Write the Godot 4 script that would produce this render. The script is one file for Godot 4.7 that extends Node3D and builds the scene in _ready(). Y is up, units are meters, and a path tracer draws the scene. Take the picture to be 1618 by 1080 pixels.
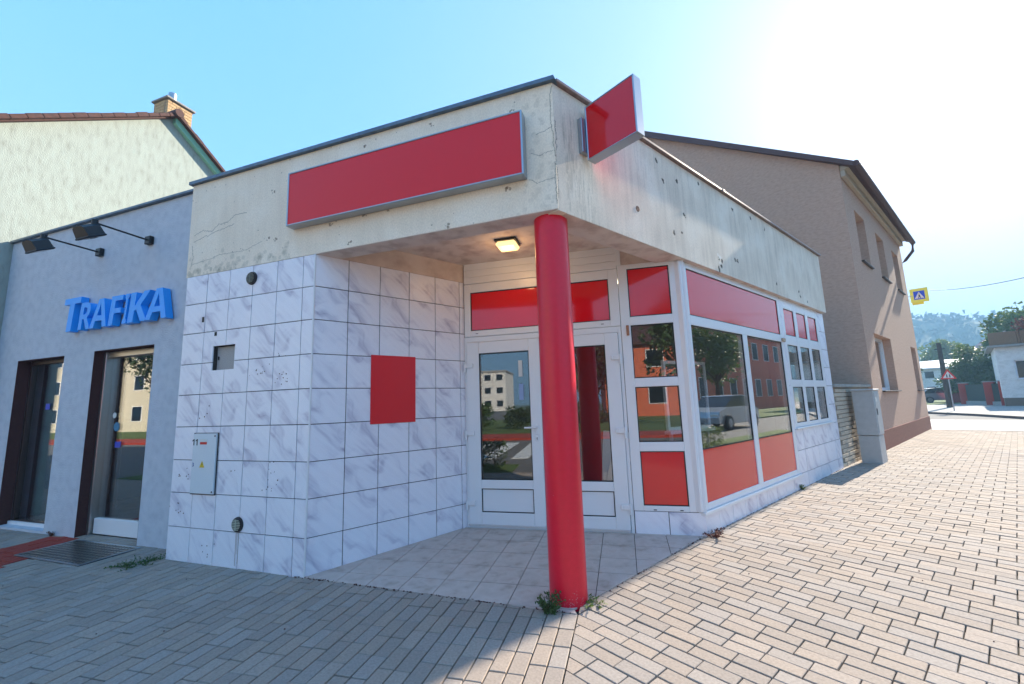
extends Node3D
# Street corner with a tiled corner shop, a grey kiosk beside it and a beige house behind.

const AF := 19.4988
const AR := -40.3627
const AL := -41.5736
const AD := 14.3675
const PA := Vector3(-1.8298, 0, -3.8395)
const PC := Vector3(0.3866, 0, -3.0547)
const PB := Vector3(-0.5733, 0, -4.954)

var rng := RandomNumberGenerator.new()
var M := {}
var FF: Transform3D
var LF: Transform3D
var DF: Transform3D
var RF: Transform3D
var WF: Transform3D
var TF: Transform3D
var NF: Vector3
var XF: Vector3
var taken := {}


class MB:
	var v := PackedVector3Array()
	var n := PackedVector3Array()
	var t := PackedVector2Array()
	var c := PackedColorArray()
	var col := Color.WHITE
	var use_col := false
	var us := Vector2.ONE
	var uo := Vector2.ZERO

	func put(p: Vector3, nn: Vector3, uv: Vector2) -> void:
		v.append(p)
		n.append(nn)
		t.append(uv)
		if use_col:
			c.append(col)

	func tri(a: Vector3, b: Vector3, d: Vector3, hint := Vector3.ZERO) -> void:
		var nn := (d - a).cross(b - a)
		if nn.length_squared() < 1e-16:
			return
		nn = nn.normalized()
		if hint != Vector3.ZERO and nn.dot(hint) < 0:
			var e := b
			b = d
			d = e
			nn = -nn
		for p in [a, b, d]:
			put(p, nn, Vector2(p.x, -p.y) * us + uo)

	func quad(a: Vector3, b: Vector3, d: Vector3, e: Vector3, hint := Vector3.ZERO) -> void:
		tri(a, b, d, hint)
		tri(a, d, e, hint)

	func smooth_tri(a: Vector3, b: Vector3, d: Vector3, na: Vector3, nb: Vector3, nd: Vector3) -> void:
		var nn := (d - a).cross(b - a)
		var ps := [a, b, d]
		var ns := [na, nb, nd]
		var o := [0, 1, 2] if nn.dot(na + nb + nd) >= 0 else [0, 2, 1]
		for k in o:
			put(ps[k], ns[k], Vector2(ps[k].x, -ps[k].y) * us + uo)

	func box(lo: Vector3, hi: Vector3, bev := 0.0) -> void:
		var m := (lo + hi) * 0.5
		var h := (hi - lo) * 0.5
		if bev <= 0.0:
			for ax in 3:
				for s in [-1.0, 1.0]:
					var a := (ax + 1) % 3
					var b := (ax + 2) % 3
					var q := []
					for w in [[-1, -1], [1, -1], [1, 1], [-1, 1]]:
						var p := m
						p[ax] += h[ax] * s
						p[a] += h[a] * w[0]
						p[b] += h[b] * w[1]
						q.append(p)
					var hint := Vector3.ZERO
					hint[ax] = s
					quad(q[0], q[1], q[2], q[3], hint)
			return
		var i := Vector3(maxf(h.x - bev, 0), maxf(h.y - bev, 0), maxf(h.z - bev, 0))
		var P := func(sg: Vector3, ax: int) -> Vector3:
			var p := m
			for k in 3:
				p[k] += sg[k] * (h[k] if k == ax else i[k])
			return p
		for ax in 3:
			var a := (ax + 1) % 3
			var b := (ax + 2) % 3
			for s in [-1.0, 1.0]:
				var q := []
				for w in [[-1, -1], [1, -1], [1, 1], [-1, 1]]:
					var sg := Vector3.ZERO
					sg[ax] = s
					sg[a] = w[0]
					sg[b] = w[1]
					q.append(P.call(sg, ax))
				var hint := Vector3.ZERO
				hint[ax] = s
				quad(q[0], q[1], q[2], q[3], hint)
			for s in [-1.0, 1.0]:
				for r in [-1.0, 1.0]:
					var s0 := Vector3.ZERO
					s0[a] = s
					s0[b] = r
					var hint := s0
					s0[ax] = -1
					var s1 := s0
					s1[ax] = 1
					quad(P.call(s0, a), P.call(s1, a), P.call(s1, b), P.call(s0, b), hint)
		for x in [-1.0, 1.0]:
			for y in [-1.0, 1.0]:
				for z in [-1.0, 1.0]:
					var sg := Vector3(x, y, z)
					tri(P.call(sg, 0), P.call(sg, 1), P.call(sg, 2), sg)

	# polygon in x,y extruded from z0 to z1
	func prism(poly: PackedVector2Array, z0: float, z1: float) -> void:
		var idx := Geometry2D.triangulate_polygon(poly)
		for k in range(0, idx.size(), 3):
			var a := poly[idx[k]]
			var b := poly[idx[k + 1]]
			var d := poly[idx[k + 2]]
			tri(Vector3(a.x, a.y, z1), Vector3(b.x, b.y, z1), Vector3(d.x, d.y, z1), Vector3(0, 0, z1 - z0))
			tri(Vector3(a.x, a.y, z0), Vector3(b.x, b.y, z0), Vector3(d.x, d.y, z0), Vector3(0, 0, z0 - z1))
		var cw := 1.0 if Geometry2D.is_polygon_clockwise(poly) else -1.0
		for k in poly.size():
			var a := poly[k]
			var b := poly[(k + 1) % poly.size()]
			var e := b - a
			var hint := Vector3(-e.y, e.x, 0) * cw
			quad(Vector3(a.x, a.y, z0), Vector3(b.x, b.y, z0), Vector3(b.x, b.y, z1), Vector3(a.x, a.y, z1), hint)

	# polygon given as (x,z), extruded in y
	func slab(poly: PackedVector2Array, y0: float, y1: float) -> void:
		var idx := Geometry2D.triangulate_polygon(poly)
		for k in range(0, idx.size(), 3):
			var a := poly[idx[k]]
			var b := poly[idx[k + 1]]
			var d := poly[idx[k + 2]]
			tri(Vector3(a.x, y1, a.y), Vector3(b.x, y1, b.y), Vector3(d.x, y1, d.y), Vector3.UP)
			tri(Vector3(a.x, y0, a.y), Vector3(b.x, y0, b.y), Vector3(d.x, y0, d.y), Vector3.DOWN)
		var cw := 1.0 if Geometry2D.is_polygon_clockwise(poly) else -1.0
		for k in poly.size():
			var a := poly[k]
			var b := poly[(k + 1) % poly.size()]
			var e := b - a
			var hint := Vector3(-e.y, 0, e.x) * cw
			quad(Vector3(a.x, y0, a.y), Vector3(b.x, y0, b.y), Vector3(b.x, y1, b.y), Vector3(a.x, y1, a.y), hint)

	func tube(pts: Array, rads: Array, sides := 10, caps := true) -> void:
		var rings := []
		var norms := []
		for k in pts.size():
			var d: Vector3 = (pts[mini(k + 1, pts.size() - 1)] - pts[maxi(k - 1, 0)]).normalized()
			var a := d.cross(Vector3.UP)
			if a.length() < 0.1:
				a = d.cross(Vector3.RIGHT)
			a = a.normalized()
			var b := d.cross(a)
			var ring := []
			var nr := []
			for j in sides:
				var w := TAU * j / sides
				var o := a * cos(w) + b * sin(w)
				nr.append(o)
				ring.append(pts[k] + o * rads[mini(k, rads.size() - 1)])
			rings.append(ring)
			norms.append(nr)
		for k in rings.size() - 1:
			for j in sides:
				var j2 := (j + 1) % sides
				smooth_tri(rings[k][j], rings[k + 1][j], rings[k + 1][j2], norms[k][j], norms[k + 1][j], norms[k + 1][j2])
				smooth_tri(rings[k][j], rings[k + 1][j2], rings[k][j2], norms[k][j], norms[k + 1][j2], norms[k][j2])
		if caps:
			for e in [0, rings.size() - 1]:
				var out: Vector3 = (pts[0] - pts[1]) if e == 0 else (pts[e] - pts[e - 1])
				for j in range(1, sides - 1):
					tri(rings[e][0], rings[e][j], rings[e][j + 1], out)

	func ellipsoid(ctr: Vector3, r: Vector3, nu := 14, nv := 9) -> void:
		var f := func(a: int, b: int) -> Vector3:
			var th := TAU * a / nu
			var ph := PI * b / nv
			return Vector3(sin(ph) * cos(th), cos(ph), sin(ph) * sin(th))
		for a in nu:
			for b in nv:
				var p: Array[Vector3] = [f.call(a, b), f.call(a + 1, b), f.call(a + 1, b + 1), f.call(a, b + 1)]
				var q := []
				for x in p:
					q.append(ctr + x * r)
				if b > 0:
					smooth_tri(q[0], q[1], q[2], p[0], p[1], p[2])
				if b < nv - 1:
					smooth_tri(q[0], q[2], q[3], p[0], p[2], p[3])

	# leaf shaped pair of faces
	func leaf(p: Vector3, d: Vector3, side: Vector3, l: float, w: float) -> void:
		var tip := p + d * l
		var mid := p + d * l * 0.45
		var bend := d.cross(side) * w * 0.25
		var nn := d.cross(side).normalized()
		smooth_tri(p, mid + side * w * 0.5 + bend, tip, nn, nn, nn)
		smooth_tri(p, tip, mid - side * w * 0.5 + bend, nn, nn, nn)

	func mesh() -> ArrayMesh:
		var m := ArrayMesh.new()
		if v.is_empty():
			return m
		var a := []
		a.resize(Mesh.ARRAY_MAX)
		a[Mesh.ARRAY_VERTEX] = v
		a[Mesh.ARRAY_NORMAL] = n
		a[Mesh.ARRAY_TEX_UV] = t
		if use_col:
			a[Mesh.ARRAY_COLOR] = c
		m.add_surface_from_arrays(Mesh.PRIMITIVE_TRIANGLES, a)
		return m


func fr(o: Vector3, deg: float) -> Transform3D:
	var a := deg_to_rad(deg)
	return Transform3D(Basis(Vector3(cos(a), 0, sin(a)), Vector3.UP, Vector3(-sin(a), 0, cos(a))), o)


func numbered(called: String) -> String:
	if not taken.has(called):
		taken[called] = 0
		return called
	taken[called] += 1
	return "%s_%03d" % [called, taken[called]]


func thing(called: String, label: String, category: String, at: Vector3, group := "") -> Node3D:
	var o := Node3D.new()
	o.name = numbered(called)
	add_child(o)
	o.position = at
	o.set_meta("label", label)
	o.set_meta("category", category)
	if group:
		o.set_meta("group", group)
	return o


func part(called: String, mb, m: Material, parent: Node, xf := Transform3D.IDENTITY) -> MeshInstance3D:
	var o := MeshInstance3D.new()
	o.name = called
	o.mesh = mb if mb is Mesh else mb.mesh()
	o.material_override = m
	o.cast_shadow = GeometryInstance3D.SHADOW_CASTING_SETTING_ON
	parent.add_child(o, true)
	o.global_transform = xf
	return o


func structure(called: String, mb, m: Material, label: String, xf := Transform3D.IDENTITY) -> MeshInstance3D:
	var o := part(numbered(called), mb, m, self, xf)
	o.set_meta("kind", "structure")
	o.set_meta("label", label)
	o.set_meta("category", called.replace("_", " "))
	return o


func bx(called: String, lo: Vector3, hi: Vector3, bev: float, m: Material, parent: Node, xf: Transform3D) -> MeshInstance3D:
	var b := MB.new()
	b.box(lo, hi, bev)
	return part(called, b, m, parent, xf)


func V(x: float, y: float, z: float) -> Vector3:
	return Vector3(x, y, z)


# ---------------------------------------------------------------- materials

func mat(c: Color, rough := 0.8, metal := 0.0, spec := 0.5) -> StandardMaterial3D:
	var m := StandardMaterial3D.new()
	m.albedo_color = c
	m.roughness = rough
	m.metallic = metal
	m.metallic_specular = spec
	return m


func noise(sd: int, freq: float, oct := 4) -> FastNoiseLite:
	var f := FastNoiseLite.new()
	f.seed = sd
	f.frequency = freq
	f.noise_type = FastNoiseLite.TYPE_SIMPLEX_SMOOTH
	f.fractal_octaves = oct
	return f


# grey seamless image mapped through a list of colours
func ramp_image(sd: int, freq: float, oct: int, size: Vector2i, cols: Array) -> Image:
	var g := noise(sd, freq, oct).get_seamless_image(size.x, size.y)
	g.convert(Image.FORMAT_L8)
	var src := g.get_data()
	var lut := PackedByteArray()
	for k in 256:
		var p := k / 255.0 * (cols.size() - 1)
		var i := mini(int(p), cols.size() - 2)
		var c: Color = cols[i].lerp(cols[i + 1], p - i)
		lut.append(int(c.r * 255))
		lut.append(int(c.g * 255))
		lut.append(int(c.b * 255))
	var dst := PackedByteArray()
	dst.resize(src.size() * 3)
	for k in src.size():
		var j := src[k] * 3
		dst[k * 3] = lut[j]
		dst[k * 3 + 1] = lut[j + 1]
		dst[k * 3 + 2] = lut[j + 2]
	return Image.create_from_data(size.x, size.y, false, Image.FORMAT_RGB8, dst)


func tex(i: Image) -> ImageTexture:
	return ImageTexture.create_from_image(i)


# material whose colour varies by noise, laid over the surface in metres
func rough_mat(sd: int, cols: Array, metres: Vector3, rough := 0.9, bump := 0.0, freq := 0.02, oct := 5, bump_tex: Texture2D = null) -> StandardMaterial3D:
	var m := mat(Color.WHITE, rough)
	m.albedo_texture = tex(ramp_image(sd, freq, oct, Vector2i(512, 512), cols))
	m.uv1_triplanar = true
	m.uv1_world_triplanar = true
	m.uv1_scale = Vector3(1 / metres.x, 1 / metres.y, 1 / metres.z)
	if bump > 0:
		m.heightmap_enabled = true
		m.heightmap_texture = bump_tex if bump_tex else m.albedo_texture
		m.heightmap_scale = bump
	return m


func emit(c: Color, e: float) -> StandardMaterial3D:
	var m := mat(c, 0.5)
	m.emission_enabled = true
	m.emission = c
	m.emission_energy_multiplier = e
	return m


func glass(c := Color(0.04, 0.05, 0.05, 0.02)) -> StandardMaterial3D:
	var m := mat(c, 0.0)
	m.transparency = BaseMaterial3D.TRANSPARENCY_ALPHA
	return m


func marble_image() -> Image:
	var s := 768
	var im := Image.create(s, s, false, Image.FORMAT_RGB8)
	var a := noise(11, 1.0, 4)
	var b := noise(12, 1.0, 3)
	var w := noise(13, 1.0, 2)
	for y in s:
		for x in s:
			var p := Vector2(x, y) / s * 3.0
			var r := Vector2(p.x * 0.74 + p.y * 0.67, p.y * 0.74 - p.x * 0.67)
			var k := w.get_noise_2d(p.x * 1.6, p.y * 1.6) * 0.30
			var v1 := 1.0 - absf(a.get_noise_2d(r.x * 0.6 + k, r.y * 2.0 + k * 2.0))
			var v2 := b.get_noise_2d(r.x * 0.60 + 40.0 + k, r.y * 2.3 + k * 1.2)
			var v3 := b.get_noise_2d(r.x * 1.0 + 7.0, r.y * 13.0)
			var cloud := smoothstep(-0.15, 0.8, v2) * 0.72
			var vein := pow(clampf((v1 - 0.88) / 0.12, 0, 1), 1.5) * clampf(0.1 + v2 * 1.6, 0, 1)
			var d := clampf(cloud * (0.62 + 0.5 * v3) + vein * 0.28 + 0.06 + v3 * 0.05, 0, 1)
			im.set_pixel(x, y, Color(0.925, 0.92, 0.94).lerp(Color(0.62, 0.60, 0.68), d))
	return im


func crack(im: Image, pts: Array, r: RandomNumberGenerator, dark: Color, wide := 1.0) -> void:
	for k in pts.size() - 1:
		var a: Vector2 = pts[k]
		var b: Vector2 = pts[k + 1]
		var steps := int(a.distance_to(b)) + 1
		var off := 0.0
		for i in steps:
			off = clampf(off + r.randf_range(-0.7, 0.7), -4, 4)
			var p := a.lerp(b, i / float(steps)) + (b - a).normalized().orthogonal() * off
			for q in int(ceil(wide)) + (1 if r.randf() < 0.25 else 0):
				var x := int(p.x) + q
				var y := int(p.y)
				if x >= 0 and y >= 0 and x < im.get_width() and y < im.get_height():
					im.set_pixel(x, y, im.get_pixel(x, y).lerp(dark, 0.55))


func blot(im: Image, c: Vector2, r: float, col: Color, k: float) -> void:
	for y in range(int(c.y - r), int(c.y + r) + 1):
		for x in range(int(c.x - r), int(c.x + r) + 1):
			if x < 0 or y < 0 or x >= im.get_width() or y >= im.get_height():
				continue
			var d := Vector2(x, y).distance_to(c) / r
			d += rng.randf_range(-0.3, 0.3)
			if d < 1:
				im.set_pixel(x, y, im.get_pixel(x, y).lerp(col, k))


# weathered plaster: blotches, rain streaks and pin marks; per = pixels a metre
func plaster_image(w: int, h: int, per: float, sd: int, base: Color, dirt: Color, amount: float) -> Image:
	var im := Image.create(w, h, false, Image.FORMAT_RGB8)
	var a := noise(sd, 1.0, 5)
	var b := noise(sd + 1, 1.0, 3)
	var f := noise(sd + 2, 1.0, 2)
	for y in h:
		for x in w:
			var u := x / per
			var v := y / per
			var big := a.get_noise_2d(u * 1.3, v * 1.3)
			var streak := b.get_noise_2d(u * 9.0, v * 0.9)
			var fine := f.get_noise_2d(u * 60.0, v * 40.0)
			var d := clampf(0.28 + big * 0.75 + streak * 0.55, 0, 1) * amount
			var c := base.lerp(dirt, d)
			c = c.lerp(Color(0.97, 0.95, 0.91), clampf(-big * 0.5 - 0.05, 0, 0.5))
			c = c * (1.0 + fine * 0.05)
			c.a = 1
			im.set_pixel(x, y, c)
	return im


# grey beige concrete block in six slightly different firings, the same on the whole corner
func paver_colour(k: int) -> Color:
	var t: float = [0.950, 0.970, 0.985, 1.0, 1.015, 1.030][k]
	var w: float = [0.0, 0.006, -0.006, 0.010, -0.008, 0.004][k]
	return Color((0.605 + w) * t, 0.556 * t, (0.512 - w) * t)


func make_materials() -> void:
	var fine := tex(ramp_image(3, 0.08, 4, Vector2i(512, 512), [Color.BLACK, Color.WHITE]))
	var grit := tex(ramp_image(4, 0.25, 3, Vector2i(512, 512), [Color.BLACK, Color.WHITE]))
	M.marble = mat(Color.WHITE, 0.32)
	M.marble.albedo_texture = tex(marble_image())
	M.grout = rough_mat(21, [Color(0.14, 0.13, 0.12), Color(0.34, 0.31, 0.28)], V(1, 1, 1), 0.95)
	M.white = mat(Color(0.88, 0.88, 0.885), 0.28)
	M.gasket = mat(Color(0.03, 0.03, 0.035), 0.6)
	M.red = mat(Color(0.86, 0.02, 0.085), 0.08, 0.0, 0.62)
	M.redpost = rough_mat(27, [Color(0.83, 0.02, 0.16), Color(0.87, 0.035, 0.19)], V(0.6, 0.6, 0.6), 0.34)
	M.redsheet = mat(Color(0.86, 0.025, 0.085), 0.38)
	M.alu = mat(Color(0.66, 0.68, 0.71), 0.35, 0.85)
	M.zinc = rough_mat(31, [Color(0.30, 0.36, 0.42), Color(0.44, 0.50, 0.55)], V(1.2, 1.2, 1.2), 0.45)
	M.zinc.metallic = 0.5
	M.rust_coping = rough_mat(32, [Color(0.44, 0.37, 0.36), Color(0.58, 0.50, 0.47)], V(1.2, 1.2, 1.2), 0.45)
	M.rust_coping.metallic = 0.35
	M.soffit = rough_mat(33, [Color(0.70, 0.61, 0.56), Color(0.83, 0.76, 0.71), Color(0.85, 0.79, 0.74)], V(1.6, 1.6, 1.6), 0.9, 0.15, 0.012, 5, fine)
	M.ftile = rough_mat(34, [Color(0.60, 0.53, 0.48), Color(0.72, 0.655, 0.61), Color(0.76, 0.70, 0.66), Color(0.72, 0.62, 0.56)], V(2.2, 2.2, 2.2), 0.55, 0.0, 0.02)
	M.ftile2 = rough_mat(35, [Color(0.62, 0.55, 0.50), Color(0.75, 0.69, 0.65), Color(0.70, 0.61, 0.56)], V(1.9, 1.9, 1.9), 0.5, 0.0, 0.02)
	var pv := []
	for k in 6:
		var base := paver_colour(k)
		pv.append(rough_mat(40 + k, [base * 0.88, base * 0.97, base * 1.02, base * 1.08], V(0.55, 0.55, 0.55), 0.9, 0.25, 0.05, 5, grit))
	M.pavers = pv
	M.red_paver = rough_mat(51, [Color(0.45, 0.13, 0.09), Color(0.62, 0.20, 0.13), Color(0.66, 0.26, 0.18)], V(0.5, 0.5, 0.5), 0.9, 0.2, 0.05, 5, grit)
	M.sand = rough_mat(52, [Color(0.09, 0.082, 0.075), Color(0.17, 0.155, 0.14)], V(0.5, 0.5, 0.5), 1.0)
	M.greywall = rough_mat(53, [Color(0.68, 0.705, 0.745), Color(0.735, 0.757, 0.79), Color(0.765, 0.785, 0.815)], V(2.2, 2.2, 2.2), 0.92, 0.5, 0.03, 5, grit)
	M.reveal = rough_mat(54, [Color(0.27, 0.14, 0.12), Color(0.36, 0.20, 0.17)], V(0.6, 0.6, 0.6), 0.92, 0.3, 0.05, 4, grit)
	M.brownframe = mat(Color(0.24, 0.15, 0.12), 0.4)
	M.steel = mat(Color(0.70, 0.68, 0.66), 0.3, 0.9)
	M.dark = mat(Color(0.06, 0.06, 0.065), 0.45)
	M.blue = mat(Color(0.12, 0.62, 0.97), 0.45)
	M.glass = glass()
	M.gable = rough_mat(55, [Color(0.52, 0.54, 0.505), Color(0.595, 0.625, 0.595), Color(0.625, 0.66, 0.63), Color(0.61, 0.665, 0.64)], V(1.1, 4.2, 1.1), 0.95, 0.6, 0.024, 6, grit)
	M.mint = mat(Color(0.52, 0.72, 0.62), 0.8)
	M.rooftile = rough_mat(56, [Color(0.17, 0.10, 0.09), Color(0.29, 0.155, 0.13), Color(0.33, 0.19, 0.16)], V(0.8, 0.8, 0.8), 0.8)
	M.brick = rough_mat(57, [Color(0.58, 0.45, 0.32), Color(0.76, 0.63, 0.46), Color(0.80, 0.70, 0.54)], V(0.6, 0.6, 0.6), 0.95)
	M.mortar = mat(Color(0.55, 0.50, 0.44), 1.0)
	M.beige = rough_mat(58, [Color(0.70, 0.55, 0.465), Color(0.77, 0.615, 0.525), Color(0.80, 0.65, 0.56)], V(1.7, 1.1, 1.7), 0.95, 0.7, 0.035, 6, grit)
	M.plinth = rough_mat(59, [Color(0.40, 0.20, 0.17), Color(0.52, 0.28, 0.24)], V(1.2, 1.2, 1.2), 0.95, 0.4, 0.03, 4, grit)
	M.brownroof = mat(Color(0.34, 0.22, 0.20), 0.6)
	M.eave = mat(Color(0.74, 0.68, 0.61), 0.8)
	M.sill = mat(Color(0.20, 0.17, 0.17), 0.45, 0.3)
	M.whitebrick = rough_mat(60, [Color(0.52, 0.46, 0.40), Color(0.74, 0.68, 0.60), Color(0.80, 0.75, 0.68)], V(0.5, 0.5, 0.5), 0.95, 0.3, 0.04, 5, grit)
	M.cabinet = rough_mat(61, [Color(0.66, 0.66, 0.655), Color(0.73, 0.73, 0.725)], V(1, 1, 1), 0.5)
	M.asphalt = rough_mat(62, [Color(0.36, 0.355, 0.345), Color(0.44, 0.435, 0.42)], V(1.5, 1.5, 1.5), 0.95, 0.3, 0.06, 4, grit)
	M.concrete = rough_mat(63, [Color(0.52, 0.51, 0.49), Color(0.62, 0.61, 0.58)], V(1.5, 1.5, 1.5), 0.95)
	M.paint = mat(Color(0.82, 0.82, 0.80), 0.8)
	M.earth = rough_mat(64, [Color(0.25, 0.28, 0.14), Color(0.38, 0.40, 0.20)], V(3, 3, 3), 1.0)
	M.lawn = rough_mat(65, [Color(0.22, 0.30, 0.10), Color(0.36, 0.44, 0.17)], V(1.5, 1.5, 1.5), 1.0)
	M.room = mat(Color(0.45, 0.44, 0.42), 0.9)
	M.roomfloor = mat(Color(0.36, 0.33, 0.30), 0.5)
	M.wood = rough_mat(66, [Color(0.22, 0.19, 0.16), Color(0.34, 0.30, 0.26)], V(0.4, 3, 0.4), 0.9)
	M.hill = rough_mat(67, [Color(0.10, 0.17, 0.08), Color(0.20, 0.28, 0.12), Color(0.26, 0.30, 0.14)], V(60, 60, 60), 1.0)
	M.cream = rough_mat(68, [Color(0.78, 0.74, 0.64), Color(0.85, 0.81, 0.72)], V(6, 6, 6), 0.9)
	M.orange = rough_mat(69, [Color(0.74, 0.36, 0.24), Color(0.80, 0.43, 0.30)], V(5, 5, 5), 0.9)
	M.whitewall = rough_mat(70, [Color(0.74, 0.73, 0.69), Color(0.86, 0.85, 0.82), Color(0.88, 0.87, 0.85)], V(4, 4, 4), 0.9)
	M.leafs = []
	for c in [Color(0.20, 0.30, 0.10), Color(0.30, 0.38, 0.14), Color(0.16, 0.24, 0.10), Color(0.42, 0.46, 0.20)]:
		var m := mat(c, 0.6)
		m.backlight_enabled = true
		m.backlight = Color(0.25, 0.3, 0.08)
		M.leafs.append(m)
	M.bark = rough_mat(71, [Color(0.20, 0.15, 0.12), Color(0.34, 0.27, 0.22)], V(0.5, 2, 0.5), 1.0)
	M.winglass = mat(Color(0.05, 0.06, 0.07), 0.08)
	M.yellow = mat(Color(0.86, 0.84, 0.30), 0.5)
	M.signblue = mat(Color(0.05, 0.25, 0.72), 0.4)
	M.black = mat(Color(0.03, 0.03, 0.03), 0.6)
	M.signred = mat(Color(0.78, 0.06, 0.08), 0.4)


# height of the pavement: flat before the shop, rising towards the door, then level
func gy(p: Vector3) -> float:
	var k := -(p - PA).dot(NF)
	if k <= 0:
		return 0.0
	return minf(0.043 * minf(k, 1.6) + 0.0088 * maxf(k - 1.6, 0), 0.11)


# clear hazy sky: blue away from the sun, paler to the horizon, white round the sun
func sky_image(to_sun: Vector3) -> ImageTexture:
	var w := 512
	var h := 256
	var im := Image.create(w, h, false, Image.FORMAT_RGBF)
	var top := V(0.10, 0.35, 0.80)
	var low := V(0.37, 0.68, 1.02)
	for y in h:
		var up := cos(PI * (y + 0.5) / h)
		var across := sqrt(1.0 - up * up)
		for x in w:
			var t := TAU * (x + 0.5) / w
			var d := V(sin(t) * across, up, -cos(t) * across)
			var c := low.lerp(top, pow(clampf(up, 0, 1), 0.55))
			var k := clampf(d.dot(to_sun), 0, 1)
			c += V(0.80, 0.58, 0.40) * pow(k, 3.0) * 0.36 + V(1.0, 0.88, 0.74) * pow(k, 22.0) * 0.6
			if up < 0:
				c = V(0.36, 0.36, 0.33)
			im.set_pixel(x, y, Color(c.x, c.y, c.z))
	return ImageTexture.create_from_image(im)


func _ready() -> void:
	rng.seed = 7
	FF = fr(PA, AF)
	LF = fr(PA, AL)
	DF = fr(PB, AD)
	RF = fr(PC, AR)
	NF = FF.basis.z
	XF = FF.basis.x
	WF = fr(PC - RF.basis.z * 0.06, AR)
	TF = fr(PA - NF * 0.2, AF)
	# ---- camera
	var cam := Camera3D.new()
	add_child(cam)
	var pitch := 0.14452238
	var roll := -0.03326604
	var rx := Basis(V(1, 0, 0), V(0, cos(pitch), -sin(pitch)), V(0, sin(pitch), cos(pitch)))
	var rz := Basis(V(cos(roll), -sin(roll), 0), V(sin(roll), cos(roll), 0), V(0, 0, 1))
	cam.transform = Transform3D((rz * rx).transposed(), V(0, 1.4, 0))
	cam.fov = 77.74
	cam.near = 0.05
	cam.far = 3000
	cam.current = true
	# ---- sun and sky
	var az := deg_to_rad(AR + 2.0)
	var el := deg_to_rad(28.5)
	var sun := DirectionalLight3D.new()
	sun.name = "sun"
	add_child(sun)
	sun.look_at_from_position(V(cos(el) * cos(az), sin(el), cos(el) * sin(az)) * 50.0, Vector3.ZERO)
	sun.light_color = Color(1.0, 0.95, 0.87)
	sun.light_energy = 1.32
	sun.light_angular_distance = 0.5
	sun.shadow_enabled = true
	var sm := PanoramaSkyMaterial.new()
	sm.panorama = sky_image(V(cos(el) * cos(az), sin(el), cos(el) * sin(az)))
	var sky := Sky.new()
	sky.sky_material = sm
	var env := Environment.new()
	env.background_mode = Environment.BG_SKY
	env.sky = sky
	env.background_energy_multiplier = 0.44
	env.tonemap_mode = Environment.TONE_MAPPER_LINEAR
	env.tonemap_exposure = 3.75
	env.sdfgi_enabled = true
	env.ssao_enabled = true
	env.ssil_enabled = true
	env.fog_enabled = true
	env.fog_density = 0.0019
	env.fog_light_color = Color(0.66, 0.86, 1.0)
	var we := WorldEnvironment.new()
	we.environment = env
	add_child(we)

	make_materials()
	build_ground()
	build_pavements()
	build_shop()
	build_shop_things()
	build_kiosk()
	build_left_house()
	build_beige_house()
	build_side_things()
	build_far_side()
	build_opposite()
	build_weeds()


# ---------------------------------------------------------------- ground and paving

func build_ground() -> void:
	var b := MB.new()
	b.quad(V(-900, -0.22, -900), V(900, -0.22, -900), V(900, -0.22, 900), V(-900, -0.22, 900), Vector3.UP)
	structure("ground", b, M.earth, "wide ground of earth and grass under the whole street corner")


func sheet(called: String, pts: Array, y: float, m: Material, label: String, thick := 0.16) -> MeshInstance3D:
	var poly := PackedVector2Array()
	for p in pts:
		poly.append(Vector2(p.x, p.z))
	var b := MB.new()
	b.slab(poly, y - thick, y)
	return structure(called, b, m, label)


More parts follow.
